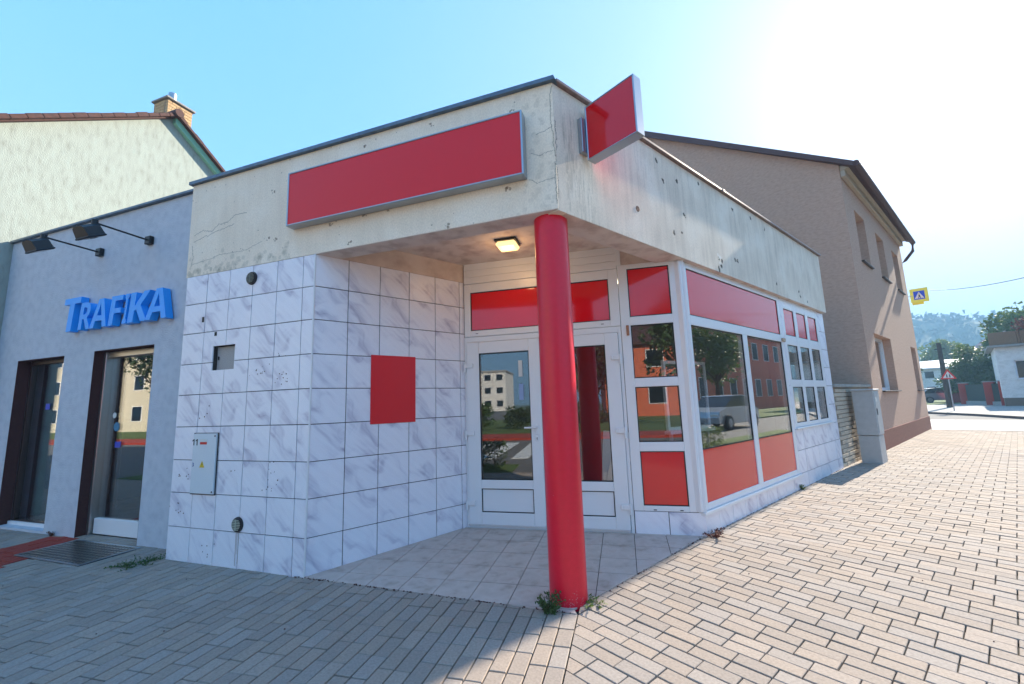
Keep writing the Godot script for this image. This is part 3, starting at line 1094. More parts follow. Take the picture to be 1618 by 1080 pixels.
func build_door_wall(shop: Node3D) -> void:
	# cladding boards over the doors
	var cl := Node3D.new()
	cl.name = "cladding"
	shop.add_child(cl, true)
	for k in 3:
		bx("board", V(0.02, 2.832 + k * 0.084, -0.06), V(1.806, 2.832 + k * 0.084 + 0.0825, 0.012 - 0.002 * k), 0.004, M.white, cl, DF)
	# transom
	var tr := part("transom_window", frame_mesh(rect(0.02, 2.192, 1.806, 2.828), rect(0.098, 2.262, 1.703, 2.724), -0.06, 0.01), M.white, shop, DF)
	glazing(tr, DF, rect(0.098, 2.262, 1.703, 2.724), -0.006, true)
	bx("drip_cap", V(0.16, 2.222, 0.010), V(0.19, 2.228, 0.014), 0.0, M.gasket, tr, DF)
	bx("drip_cap", V(1.60, 2.222, 0.010), V(1.63, 2.228, 0.014), 0.0, M.gasket, tr, DF)
	# door frame
	var fm := MB.new()
	fm.box(V(0.012, 0.055, -0.07), V(0.036, 2.19, 0.0), 0.003)
	fm.box(V(1.772, 0.055, -0.07), V(1.806, 2.19, 0.0), 0.003)
	fm.box(V(0.036, 2.126, -0.07), V(1.772, 2.19, 0.0), 0.003)
	fm.box(V(0.036, 0.055, -0.07), V(1.772, 0.09, -0.006), 0.003)
	part("door_frame", fm, M.white, shop, DF)
	for k in 2:
		var x0 := 0.040 if k == 0 else 0.910
		var x1 := 0.905 if k == 0 else 1.768
		var g := rect(0.190, 0.573, 0.781, 1.990) if k == 0 else rect(1.035, 0.568, 1.626, 1.998)
		var pn := rect(0.190, 0.229, 0.785, 0.481) if k == 0 else rect(1.035, 0.222, 1.634, 0.475)
		var b := MB.new()
		var z0 := -0.055
		var z1 := 0.018
		b.box(V(x0, 0.098, z0), V(g.position.x, 2.122, z1), 0.005)
		b.box(V(g.end.x, 0.098, z0), V(x1, 2.122, z1), 0.005)
		b.box(V(g.position.x, g.end.y, z0), V(g.end.x, 2.122, z1), 0.005)
		b.box(V(g.position.x, pn.end.y, z0), V(g.end.x, g.position.y, z1), 0.005)
		b.box(V(g.position.x, 0.098, z0), V(g.end.x, pn.position.y, z1), 0.005)
		b.box(V(x0 + 0.01, 0.093, z0 + 0.01), V(x1 - 0.01, 0.1, z1 - 0.006), 0.0)
		var d := part("door", b, M.white, shop, DF)
		glazing(d, DF, g, -0.004)
		glazing(d, DF, rect(g.position.x, pn.position.y, g.end.x, pn.end.y), -0.004, true, M.white)
		for y in [1.855, 1.09, 0.33]:
			var hx := 0.06 if k == 0 else 1.748
			var h := MB.new()
			h.box(V(hx - 0.045, y - 0.028, z1), V(hx + 0.065, y + 0.022, z1 + 0.022) if k == 0 else V(hx + 0.045, y + 0.022, z1 + 0.022), 0.004)
			if k == 1:
				h.box(V(hx - 0.065, y - 0.028, z1), V(hx - 0.045, y + 0.022, z1 + 0.022), 0.004)
			var cx := hx - 0.035 if k == 0 else hx + 0.03
			h.tube([V(cx, y - 0.075, z1 + 0.014), V(cx, y + 0.03, z1 + 0.014)], [0.013], 10)
			part("hinge", h, M.white, d, DF)
		if k == 0:
			var h := MB.new()
			h.box(V(0.828, 1.06, z1), V(0.862, 1.17, z1 + 0.010), 0.004)
			h.tube([V(0.845, 1.138, z1), V(0.845, 1.138, z1 + 0.045), V(0.82, 1.138, z1 + 0.052), V(0.715, 1.136, z1 + 0.05)], [0.0105], 10)
			part("handle", h, M.white, d, DF)
			bx("sticker", V(0.655, 1.70, -0.0036), V(0.70, 1.885, -0.0028), 0.0, M.paint, d, DF)
			bx("sticker", V(0.655, 1.44, -0.0036), V(0.705, 1.62, -0.0028), 0.0, mat(Color(0.55, 0.63, 0.78), 0.6), d, DF)
			h = MB.new()
			h.box(V(0.828, 0.99, z1), V(0.862, 1.045, z1 + 0.009), 0.004)
			part("lock_plate", h, M.white, d, DF)
			bx("keyhole", V(0.841, 1.005, z1 + 0.009), V(0.849, 1.03, z1 + 0.011), 0.0, M.gasket, d, DF)
	# side light between the doors and the corner
	var side := Node3D.new()
	side.name = "side_window"
	shop.add_child(side, true)
	var fr2 := MB.new()
	fr2.box(V(1.81, 0.29, -0.07), V(1.908, 2.864, 0.008), 0.004)
	fr2.box(V(2.338, 0.29, -0.07), V(2.492, 2.864, 0.008), 0.004)
	for y in [[0.29, 0.342], [0.874, 0.966], [1.53, 1.622], [2.188, 2.28], [2.812, 2.864]]:
		fr2.box(V(1.908, y[0], -0.07), V(2.338, y[1], 0.008), 0.004)
	fr2.box(V(1.80, 2.864, -0.07), V(1.85, 3.08, 0.012), 0.003)
	var fp := part("frame", fr2, M.white, side, DF)
	for q in [[0.342, 0.874, true], [0.966, 1.53, false], [1.622, 2.188, false], [2.28, 2.812, true]]:
		glazing(side, DF, rect(1.908, q[0], 2.338, q[1]), -0.006, q[2])
	bx("drip_cap", V(2.0, 0.30, 0.008), V(2.03, 0.308, 0.012), 0.0, M.gasket, side, DF)
	bx("drip_cap", V(2.25, 0.30, 0.008), V(2.28, 0.308, 0.012), 0.0, M.gasket, side, DF)
	bx("door_contact", V(1.862, 2.08, 0.008), V(1.89, 2.19, 0.024), 0.003, mat(Color(0.62, 0.42, 0.30), 0.6), side, DF)
	bx("infill", V(1.85, 2.864, -0.05), V(2.48, 3.08, -0.004), 0.0, M.soffit, shop, DF)
	# tiled plinth under the side light
	var b := MB.new()
	b.box(V(1.81, -0.1, -0.12), V(2.47, 0.289, -0.004))
	var pl := part("plinth", b, M.grout, shop, DF)
	tiles(pl, DF, [1.81, 2.14, 2.482], [0.0, 0.288], 0.006)


func build_window_wall(shop: Node3D) -> void:
	var win := Node3D.new()
	win.name = "shop_window"
	shop.add_child(win, true)
	var b := MB.new()
	var z0 := -0.07
	var z1 := 0.0
	b.box(V(1.905, 0.292, z0), V(2.032, 2.848, z1), 0.004)
	b.box(V(1.875, 0.292, z0 - 0.02), V(1.915, 2.848, z1 + 0.012), 0.012)
	b.box(V(4.705, 0.292, z0), V(4.81, 2.848, z1), 0.004)
	b.box(V(2.032, 0.292, z0), V(4.705, 0.357, z1), 0.004)
	b.box(V(2.032, 2.165, z0), V(4.705, 2.27, z1), 0.004)
	b.box(V(2.032, 2.785, z0), V(4.705, 2.848, z1), 0.004)
	b.box(V(3.34, 0.357, z0), V(3.468, 2.165, z1 + 0.002), 0.004)
	part("frame", b, M.white, win, WF)
	b = MB.new()
	b.prism(PackedVector2Array([V2(1.9, 0.262), V2(4.84, 0.262), V2(4.84, 0.29), V2(1.9, 0.29)]), -0.05, 0.03)
	part("sill", b, M.white, win, WF)
	glazing(win, WF, rect(2.032, 2.27, 4.705, 2.785), -0.012, true)
	glazing(win, WF, rect(2.032, 0.872, 3.34, 2.165), -0.012)
	glazing(win, WF, rect(3.468, 0.872, 4.705, 2.165), -0.012)
	for q in [[2.032, 3.34], [3.468, 4.705]]:
		b = MB.new()
		b.box(V(q[0], 0.357, -0.03), V(q[1], 0.872, -0.010))
		part("panel", b, M.red, win, WF)
	bx("alarm_contact", V(4.70, 2.17, 0.002), V(4.80, 2.22, 0.03), 0.004, mat(Color(0.72, 0.62, 0.52), 0.6), win, WF)
	# small window of nine lights
	var sw := Node3D.new()
	sw.name = "side_window"
	shop.add_child(sw, true)
	var xs := [[4.945, 5.40], [5.525, 5.975], [6.10, 6.555]]
	var ys := [[0.985, 1.512], [1.62, 2.145], [2.29, 2.70]]
	b = MB.new()
	b.box(V(4.86, 0.925, z0), V(4.945, 2.848, z1), 0.004)
	b.box(V(6.555, 0.925, z0), V(6.66, 2.848, z1), 0.004)
	b.box(V(5.40, 0.925, z0), V(5.525, 2.848, z1), 0.004)
	b.box(V(5.975, 0.925, z0), V(6.10, 2.848, z1), 0.004)
	for x in xs:
		for y in [[0.925, 0.985], [1.512, 1.62], [2.145, 2.29], [2.70, 2.848]]:
			b.box(V(x[0], y[0], z0), V(x[1], y[1], z1 - 0.002), 0.004)
	part("frame", b, M.white, sw, WF)
	for x in xs:
		for k in 3:
			glazing(sw, WF, rect(x[0], ys[k][0], x[1], ys[k][1]), -0.014, k == 2)
	bx("sill", V(4.84, 0.898, -0.04), V(6.69, 0.922, 0.03), 0.004, M.white, sw, WF)
	# tiled wall: plinth, below the small window, beside it
	b = MB.new()
	b.box(V(1.92, -0.2, -0.25), V(7.02, 0.262, -0.011))
	b.box(V(4.81, 0.262, -0.25), V(7.02, 0.9, -0.011))
	b.box(V(6.66, 0.9, -0.25), V(7.02, 2.85, -0.011))
	b.box(V(4.81, 0.9, -0.25), V(4.858, 2.85, -0.011))
	b.box(V(4.858, 2.79, -0.25), V(6.66, 2.85, -0.011))
	var sw2 := part("side_wall", b, M.grout, shop, WF)
	var us := []
	for k in 10:
		us.append(1.93 + k * 0.322)
	us[-1] = 4.815
	tiles(sw2, WF, us, [-0.02, 0.262], 0.0)
	us = [4.815, 5.135, 5.455, 5.775, 6.095, 6.415, 6.735, 7.03]
	tiles(sw2, WF, us, [-0.02, 0.285, 0.6, 0.896], 0.0)
	tiles(sw2, WF, [6.662, 7.03], [0.896, 1.21, 1.53, 1.85, 2.17, 2.49, 2.84], 0.0)
	tiles(sw2, WF, [4.812, 4.858], [0.896, 1.53, 2.17, 2.84], 0.0)


func build_shop_things() -> void:
	# long sign on the front
	var s := thing("fascia_sign", "long blank red sign box with aluminium edge on the cream front fascia", "sign", FF * V(0.92, 3.15, 0.05))
	var o := rect(-0.277, 3.146, 2.117, 3.69)
	part("frame", frame_mesh(o, o.grow(-0.016), 0.004, 0.1, 0.004), M.alu, s, FF)
	bx("panel", V(o.position.x + 0.016, o.position.y + 0.016, 0.02), V(o.end.x - 0.016, o.end.y - 0.016, 0.093), 0.0, M.redsheet, s, FF)
	# projecting sign, square to the side fascia
	s = thing("projecting_sign", "square red sign box projecting from the side fascia on a metal bracket", "sign", RF * V(0.35, 3.39, 0.25))
	var pf := Transform3D(Basis(RF.basis.z, Vector3.UP, -RF.basis.x), RF * V(0.33, 0, 0))
	o = rect(0.045, 3.352, 0.52, 3.835)
	part("frame", frame_mesh(o, o.grow(-0.014), -0.1, 0.0, 0.005), M.alu, s, pf)
	bx("panel", V(o.position.x + 0.014, o.position.y + 0.014, -0.092), V(o.end.x - 0.014, o.end.y - 0.014, -0.006), 0.0, mat(Color(0.80, 0.03, 0.09), 0.10), s, pf)
	bx("bracket", V(0.0, 3.42, -0.05), V(0.044, 3.73, 0.045), 0.004, M.alu, s, pf)
	# small panel in the recess
	s = thing("wall_panel", "blank red rectangular board fixed to the marble tiles beside the doors", "sign", LF * V(0.8, 1.247, 0.006))
	bx("board", V(0.556, 1.247, 0.002), V(1.047, 1.93, 0.010), 0.002, M.redsheet, s, LF)
	# ceiling lamp
	var lp := FF.affine_inverse() * V(-0.01, 0, -4.3)
	s = thing("ceiling_lamp", "lit square bulkhead lamp on the soffit above the shop doors", "lamp", FF * V(lp.x, 3.08, lp.z))
	var lf := fr(V(-0.012, 3.08, -4.24), AD)
	bx("base", V(-0.115, -0.022, -0.115), V(0.115, -0.001, 0.115), 0.006, M.dark, s, lf)
	var b := MB.new()
	b.box(V(-0.105, -0.075, -0.105), V(0.105, -0.022, 0.105), 0.02)
	part("diffuser", b, emit(Color(1.0, 0.84, 0.58), 0.42), s, lf)
	var l := OmniLight3D.new()
	l.name = "lamp_light"
	s.add_child(l)
	l.global_position = lf * V(0, -0.12, 0)
	l.light_color = Color(1.0, 0.80, 0.56)
	l.light_energy = 0.035
	l.light_size = 0.1
	l.omni_range = 8
	l.omni_attenuation = 2
	l.shadow_enabled = true
	# electric cabinet
	s = thing("meter_box", "pale grey electricity meter door numbered 11 in the marble tile wall", "meter box", FF * V(-1.29, 0.636, 0.0))
	bx("door", V(-1.447, 0.638, 0.003), V(-1.125, 1.208, 0.022), 0.004, mat(Color(0.80, 0.83, 0.85), 0.4), s, FF)
	b = frame_mesh(rect(-1.457, 0.628, -1.115, 1.216), rect(-1.45, 0.635, -1.122, 1.211), 0.002, 0.01, 0.0)
	part("rim", b, M.sill, s, FF)
	text(s, "11", 0.06, FF * Transform3D(Basis(), V(-1.415, 1.125, 0.0225)), M.black, "number")
	text(s, "3", 0.035, FF * Transform3D(Basis(), V(-1.425, 0.91, 0.0225)), mat(Color(0.25, 0.35, 0.6), 0.6), "number")
	bx("label_plate", V(-1.345, 1.105, 0.022), V(-1.25, 1.155, 0.0235), 0.0, M.paint, s, FF)
	bx("label_stripe", V(-1.345, 1.105, 0.0235), V(-1.25, 1.128, 0.0245), 0.0, M.signred, s, FF)
	b = MB.new()
	b.prism(PackedVector2Array([V2(-1.335, 0.885), V2(-1.265, 0.885), V2(-1.30, 0.95)]), 0.022, 0.0235)
	part("warning_triangle", b, mat(Color(0.85, 0.72, 0.15), 0.5), s, FF)
	b = MB.new()
	b.prism(PackedVector2Array([V2(-1.304, 0.893), V2(-1.296, 0.912), V2(-1.303, 0.912), V2(-1.297, 0.935), V2(-1.292, 0.935), V2(-1.296, 0.918), V2(-1.290, 0.918)]), 0.0235, 0.0242)
	part("lightning_bolt", b, M.black, s, FF)
	for y in [0.66, 1.185]:
		bx("lock", V(-1.15, y - 0.008, 0.022), V(-1.134, y + 0.008, 0.027), 0.003, M.sill, s, FF)
	# access plate in the niche
	s = thing("access_plate", "speckled grey metal plate set in a square niche of the tile wall", "access plate", FF * V(-1.135, 1.84, -0.06))
	bx("plate", V(-1.283, 1.836, -0.075), V(-0.987, 2.073, -0.045), 0.003, rough_mat(81, [Color(0.35, 0.35, 0.36), Color(0.60, 0.60, 0.60), Color(0.80, 0.80, 0.80)], V(0.5, 0.5, 0.5), 0.5, 0.0, 0.25, 3), s, FF)
	bx("handle", V(-1.262, 1.94, -0.045), V(-1.248, 1.975, -0.035), 0.002, M.dark, s, FF)
	# round vents
	for q in [[-0.797, 2.729, true, "round grimy vent grille high on the marble tile wall"], [-0.798, 0.382, false, "round cream vent grille low on the marble tile wall"]]:
		s = thing("vent", q[3], "vent", FF * V(q[0], q[1], 0.0), "vent grilles in the tile wall")
		var vm: Material = mat(Color(0.46, 0.47, 0.43), 0.6) if q[2] else mat(Color(0.66, 0.67, 0.60), 0.5)
		b = MB.new()
		b.tube([FF * V(q[0], q[1], 0.0), FF * V(q[0], q[1], 0.018)], [0.068, 0.062], 24)
		part("rim", b, M.sill, s)
		b = MB.new()
		b.tube([FF * V(q[0], q[1], 0.018), FF * V(q[0], q[1], 0.022)], [0.055, 0.052], 24)
		part("plate", b, M.gasket, s)
		for k in 7:
			var y := -0.042 + k * 0.014
			var hw := sqrt(0.054 * 0.054 - y * y) - 0.002
			bx("slat", V(q[0] - hw, q[1] + y - 0.0035, 0.021), V(q[0] + hw, q[1] + y + 0.0035, 0.028), 0.001, vm, s, FF)
		bx("bar", V(q[0] - 0.005, q[1] - 0.05, 0.026), V(q[0] + 0.005, q[1] + 0.05, 0.031), 0.001, vm, s, FF)
		if not q[2]:
			b = MB.new()
			for w in [[-0.02, 0.005, 0.0], [-0.006, 0.003, 0.1], [0.012, 0.004, 0.02]]:
				b.prism(PackedVector2Array([V2(q[0] + w[0], q[1] - 0.06), V2(q[0] + w[0] + w[1], q[1] - 0.06), V2(q[0] + w[0] + w[1] * 0.6 + 0.002, 0.02 + w[2]), V2(q[0] + w[0] + 0.001, 0.02 + w[2])]), 0.0015, 0.0022)
			part("rust_streaks", b, mat(Color(0.60, 0.52, 0.47), 0.7), s, FF)
	# broken tile sockets
	for q in [[-1.462, 2.373, 0.016, 0.028, "small square dark socket broken into the upper tiles"], [-1.262, 2.205, 0.016, 0.02, "round dark socket above the niche in the tiles"]]:
		s = thing("socket_hole", q[4], "hole", FF * V(q[0], q[1], 0))
		bx("rim", V(q[0] - q[2], q[1] - q[3], 0.0005), V(q[0] + q[2], q[1] + q[3], 0.004), 0.001, M.gasket, s, FF)
	# pock marks in the tiles
	s = thing("tile_chips", "scattered dark chips and drilled pocks in the front wall tiles", "chips", FF * V(-0.8, 0.1, 0))
	b = MB.new()
	var r := RandomNumberGenerator.new()
	r.seed = 9
	for q in [[-0.62, 1.78, 10, 0.05], [-0.36, 1.70, 12, 0.06], [-0.38, 1.95, 4, 0.03], [-1.58, 0.8, 7, 0.05], [-1.60, 0.5, 8, 0.06], [-1.2, 0.13, 6, 0.04], [-0.4, 0.75, 9, 0.09], [-0.42, 0.9, 5, 0.06], [-1.3, 1.45, 4, 0.06], [-0.97, 0.88, 3, 0.05]]:
		for k in q[2]:
			var c := FF * V(q[0] + r.randfn(0, q[3]), q[1] + r.randfn(0, q[3] * 0.7), 0)
			var rad := r.randf_range(0.003, 0.008)
			b.tube([c, c + NF * 0.002], [rad, rad * 0.7], 6)
	var ch := part("chips", b, M.reveal, s)
	ch.set_meta("kind", "stuff")
	build_interior()


func text(parent: Node, t: String, high: float, xf: Transform3D, m: Material, called: String, bold := true) -> void:
	var f := SystemFont.new()
	f.font_names = PackedStringArray(["Droid Sans"])
	f.font_weight = 700 if bold else 400
	var tm := TextMesh.new()
	tm.text = t
	tm.font = f
	tm.font_size = 64
	tm.pixel_size = high / 46.0
	tm.depth = 0.001
	part(called, tm, m, parent, xf)


func build_interior() -> void:
	# fluorescent tubes under the shop ceiling
	for q in [[2.6, -1.2], [2.6, -2.6], [4.6, -1.4]]:
		var c := WF * V(q[0], 3.06, q[1])
		var s := thing("tube_light", "lit fluorescent tube fitting under the shop ceiling behind the window", "lamp", c, "tube lights inside the shop")
		var tf := fr(c, AR + 90.0)
		bx("fitting", V(-0.62, 0.0, -0.05), V(0.62, 0.039, 0.05), 0.005, M.white, s, tf)
		var b := MB.new()
		b.tube([V(-0.59, -0.03, 0), V(0.59, -0.03, 0)], [0.018], 10)
		part("tube", b, emit(Color(1.0, 0.93, 0.78), 1.6), s, tf)
		var l := OmniLight3D.new()
		l.name = "tube_glow"
		s.add_child(l)
		l.global_position = c + V(0, -0.15, 0)
		l.light_color = Color(1.0, 0.93, 0.80)
		l.light_energy = 0.05
		l.light_size = 0.3
		l.omni_range = 12
		l.shadow_enabled = true
	# notice board behind the glass
	var s := thing("display_board", "tall white framed notice board standing behind the large shop window", "board", WF * V(2.8, 0.09, -0.5))
	var df := fr(WF * V(2.85, 0, -0.55), AR + 8)
	part("frame", frame_mesh(rect(-0.42, 1.02, 0.42, 1.86), rect(-0.38, 1.06, 0.38, 1.82), -0.02, 0.02, 0.004), M.white, s, df)
	bx("sheet", V(-0.38, 1.06, -0.012), V(0.38, 1.82, 0.0), 0.0, mat(Color(0.30, 0.30, 0.28), 0.4), s, df)
	bx("ledge", V(-0.44, 0.98, -0.03), V(0.44, 1.02, 0.06), 0.004, M.white, s, df)
	for x in [-0.36, 0.36]:
		bx("leg", V(x - 0.02, 0.08, -0.015), V(x + 0.02, 0.98, 0.015), 0.003, M.alu, s, df)
	# red partition seen through the right door
	s = thing("partition", "dark red partition panel standing inside behind the right door", "partition", DF * V(1.3, 0.08, -1.3))
	bx("panel", V(0.95, 0.08, -1.34), V(1.62, 2.6, -1.28), 0.004, mat(Color(0.50, 0.07, 0.07), 0.6), s, DF)
	s = thing("white_board", "white leaning board inside the shop low behind the right door", "board", DF * V(1.33, 0.08, -0.9))
	var wf := DF * Transform3D(Basis(Vector3.FORWARD, 0.09), V(1.42, 0.08, -0.95))
	bx("board", V(0, 0, -0.02), V(0.34, 0.95, 0.02), 0.006, M.white, s, wf)
	# counter deep in the room
	s = thing("counter", "low grey shop counter deep inside behind the window", "counter", WF * V(4.2, 0.08, -2.6))
	bx("front", V(3.2, 0.08, -2.9), V(5.6, 1.0, -2.5), 0.01, mat(Color(0.45, 0.44, 0.42), 0.6), s, WF)
	bx("top", V(3.15, 1.0, -2.95), V(5.65, 1.04, -2.45), 0.006, M.wood, s, WF)


# ---------------------------------------------------------------- neighbours

# wall in the frame's x,y plane with rectangular openings, from z0 to z1
func wall_mesh(o: Rect2, holes: Array, z0: float, z1: float) -> MB:
	var xs := [o.position.x, o.end.x]
	for h in holes:
		xs.append(h.position.x)
		xs.append(h.end.x)
	xs.sort()
	var b := MB.new()
	for i in xs.size() - 1:
		if xs[i + 1] - xs[i] < 1e-4:
			continue
		var mid: float = (xs[i] + xs[i + 1]) * 0.5
		var cuts := []
		for h in holes:
			if h.position.x < mid and h.end.x > mid:
				cuts.append(h)
		cuts.sort_custom(func(a, c): return a.position.y < c.position.y)
		var y := o.position.y
		for h in cuts:
			if h.position.y > y + 1e-4:
				b.box(V(xs[i], y, z0), V(xs[i + 1], h.position.y, z1))
			y = h.end.y
		if o.end.y > y + 1e-4:
			b.box(V(xs[i], y, z0), V(xs[i + 1], o.end.y, z1))
	return b


func build_kiosk() -> void:
	var k := thing("kiosk_building", "low grey rendered kiosk with a glazed door and tall window in brown reveals", "shop", TF * V(-3.9, 0, 0))
	var wo := rect(-5.41, 0.035, -4.32, 2.212)
	var dr := rect(-3.69, -0.05, -2.55, 2.225)
	part("wall", wall_mesh(rect(-5.96, -0.15, -1.76, 4.0), [wo, dr], -0.28, 0.0), M.greywall, k, TF)
	bx("coping", V(-5.96, 4.002, -0.32), V(-1.80, 4.035, 0.04), 0.004, M.zinc, k, TF)
	var b := MB.new()
	b.box(V(-5.96, 3.7, -6.5), V(-1.76, 3.85, -0.285))
	part("roof", b, M.concrete, k, TF)
	# brown reveals
	for o in [wo, dr]:
		b = MB.new()
		b.box(V(o.position.x, o.position.y, -0.13), V(o.position.x + 0.006, o.end.y, -0.002))
		b.box(V(o.end.x - 0.006, o.position.y, -0.13), V(o.end.x, o.end.y, -0.002))
		b.box(V(o.position.x + 0.006, o.end.y - 0.006, -0.13), V(o.end.x - 0.006, o.end.y, -0.002))
		part("reveal", b, M.reveal, k, TF)
	# window
	var wi := rect(wo.position.x + 0.006, wo.position.y, wo.end.x - 0.006, wo.end.y - 0.006)
	var win := part("window", frame_mesh(wi, rect(wi.position.x + 0.05, 0.085, wi.end.x - 0.05, wi.end.y - 0.05), -0.19, -0.13, 0.004), M.brownframe, k, TF)
	b = MB.new()
	b.box(V(wi.position.x + 0.05, 0.085, -0.165), V(wi.end.x - 0.05, wi.end.y - 0.05, -0.160))
	b.box(V(wi.position.x + 0.05, 0.085, -0.185), V(wi.end.x - 0.05, wi.end.y - 0.05, -0.180))
	b.box(V(wi.position.x + 0.05, 0.085, -0.176), V(wi.end.x - 0.05, wi.end.y - 0.05, -0.172))
	part("glass", b, M.glass, win, TF)
	bx("sill", V(wi.position.x, 0.02, -0.19), V(wi.end.x, 0.075, -0.10), 0.004, M.white, win, TF)
	bx("sticker", V(-4.98, 1.53, -0.159), V(-4.88, 1.61, -0.158), 0.0, M.signblue, win, TF)
	bx("post", V(-4.72, 0.085, -0.26), V(-4.67, 2.15, -0.2), 0.003, mat(Color(0.55, 0.58, 0.56), 0.5), win, TF)
	# door
	var di := rect(dr.position.x + 0.006, 0.02, dr.end.x - 0.006, dr.end.y - 0.006)
	b = MB.new()
	b.box(V(di.position.x, 0.0, -0.19), V(di.position.x + 0.05, di.end.y, -0.10), 0.006)
	b.box(V(di.position.x + 0.05, di.end.y - 0.075, -0.19), V(di.end.x, di.end.y, -0.12), 0.006)
	b.box(V(di.end.x - 0.03, 0.0, -0.19), V(di.end.x, di.end.y - 0.075, -0.13), 0.004)
	var dd := part("door", b, M.steel, k, TF)
	bx("kick_rail", V(di.position.x + 0.07, 0.02, -0.185), V(di.end.x - 0.03, 0.20, -0.135), 0.006, M.white, dd, TF)
	b = MB.new()
	b.box(V(di.position.x + 0.05, 0.2, -0.165), V(di.end.x - 0.03, di.end.y - 0.075, -0.160))
	b.box(V(di.position.x + 0.05, 0.2, -0.185), V(di.end.x - 0.03, di.end.y - 0.075, -0.180))
	b.box(V(di.position.x + 0.05, 0.2, -0.176), V(di.end.x - 0.03, di.end.y - 0.075, -0.172))
	part("glass", b, M.glass, dd, TF)
	b = MB.new()
	b.tube([V(di.position.x + 0.16, 0.3, -0.21), V(di.position.x + 0.16, 2.1, -0.21)], [0.016], 10)
	b.tube([V(di.position.x + 0.26, 0.3, -0.23), V(di.position.x + 0.26, 2.1, -0.23)], [0.016], 10)
	part("handle_bar", b, M.brownframe, dd, TF)
	b = MB.new()
	b.tube([V(-3.46, 1.42, -0.160), V(-3.46, 1.42, -0.157)], [0.035], 18)
	part("sticker", b, M.paint, dd, TF)
	b = MB.new()
	b.tube([V(-3.40, 1.28, -0.160), V(-3.40, 1.28, -0.157)], [0.055], 18)
	part("sticker", b, mat(Color(0.18, 0.48, 0.62), 0.5), dd, TF)
	bx("sticker", V(-3.40, 1.03, -0.160), V(-3.29, 1.10, -0.158), 0.0, M.signblue, dd, TF)
	# room behind the glass
	b = MB.new()
	b.box(V(-5.95, -0.1, -3.6), V(-1.77, 3.69, -3.45))
	b.box(V(-5.95, -0.1, -3.45), V(-5.85, 3.69, -0.29))
	b.box(V(-1.87, -0.1, -3.45), V(-1.77, 3.69, -0.29))
	b.box(V(-5.85, -0.1, -3.45), V(-1.87, 0.0, -0.29))
	part("room", b, mat(Color(0.19, 0.12, 0.10), 0.9), k, TF)
	# raised letters
	var s := thing("shop_sign", "raised bright blue letters spelling TRAFIKA on the grey kiosk wall", "sign", TF * V(-3.26, 2.5, 0.04))
	var f := SystemFont.new()
	f.font_names = PackedStringArray(["Droid Sans"])
	f.font_weight = 700
	for q in [["T", -4.27, -3.925, 0.435], ["R", -3.895, -3.655, 0.345], ["A", -3.655, -3.325, 0.36], ["F", -3.285, -3.07, 0.36], ["I", -3.025, -2.95, 0.36], ["K", -2.92, -2.575, 0.36], ["A", -2.60, -2.235, 0.36]]:
		var tm := TextMesh.new()
		tm.text = q[0]
		tm.font = f
		tm.font_size = 100
		tm.pixel_size = 0.01
		tm.depth = 0.08
		var bb := tm.get_aabb()
		var st := SurfaceTool.new()
		st.begin(Mesh.PRIMITIVE_TRIANGLES)
		var kx: float = (q[2] - q[1]) / bb.size.x
		var ky: float = q[3] / bb.size.y
		var sh := 0.10
		var bs := Basis(V(kx, 0, 0), V(sh * ky, ky, 0), V(0, 0, 1))
		var o := V(q[1] - bb.position.x * kx - bb.position.y * ky * sh, 2.495 - bb.position.y * ky, 0.055)
		st.append_from(tm, 0, Transform3D(bs, o))
		part("letter", st.commit(), M.blue, s, TF)
	# floodlights on arms
	for u in [-3.754, -2.778]:
		s = thing("floodlight", "black floodlight on a long arm over the left half of the blue letters" if u < -3 else "black floodlight on a long arm over the right half of the blue letters", "lamp", TF * V(u, 3.52, 0), "floodlights over the kiosk letters")
		bx("mount", V(u - 0.05, 3.47, 0), V(u + 0.05, 3.57, 0.05), 0.006, M.dark, s, TF)
		b = MB.new()
		b.tube([V(u, 3.52, 0.05), V(u + 0.01, 3.53, 0.56)], [0.011], 8)
		b.tube([V(u + 0.01, 3.56, 0.56), V(u + 0.01, 3.47, 0.56)], [0.03], 10)
		part("arm", b, M.dark, s, TF)
		var hf := TF * Transform3D(Basis(Vector3.RIGHT, 0.5), V(u - 0.02, 3.50, 0.58))
		b = MB.new()
		b.prism(PackedVector2Array([V2(-0.115, -0.115), V2(-0.095, -0.02), V2(-0.06, 0.0), V2(0.06, 0.0), V2(0.095, -0.02), V2(0.115, -0.115)]), -0.03, 0.13)
		b.box(V(-0.122, -0.135, -0.04), V(0.122, -0.116, 0.14), 0.006)
		b.box(V(-0.008, -0.005, -0.02), V(0.008, 0.010, 0.12), 0.003)
		part("head", b, M.dark, s, hf)
		bx("lens", V(-0.105, -0.138, -0.025), V(0.105, -0.1355, 0.125), 0.0, mat(Color(0.25, 0.26, 0.27), 0.1), s, hf)
	# grate and step before the door
	s = thing("floor_grate", "galvanised steel grating set in the paving before the kiosk door", "grate", TF * V(-3.0, 0, 0.25))
	var gf := FF
	var g0 := V(-3.52, 0.004, -0.16)
	var g1 := V(-2.40, 0.012, 0.36)
	bx("pit", V(g0.x, -0.005, g0.z), V(g1.x, 0.004, g1.z), 0.0, M.sand, s, gf)
	part("rim", frame_h(g0, g1, 0.02), M.alu, s, gf)
	b = MB.new()
	var x := g0.x + 0.02
	while x < g1.x - 0.02:
		b.box(V(x, 0.004, g0.z + 0.02), V(x + 0.010, 0.0115, g1.z - 0.02))
		x += 0.05
	var z := g0.z + 0.02
	while z < g1.z - 0.02:
		b.box(V(g0.x + 0.02, 0.0045, z), V(g1.x - 0.02, 0.012, z + 0.010))
		z += 0.05
	var mesh_part := part("grating", b, M.steel, s, gf)
	mesh_part.set_meta("kind", "stuff")


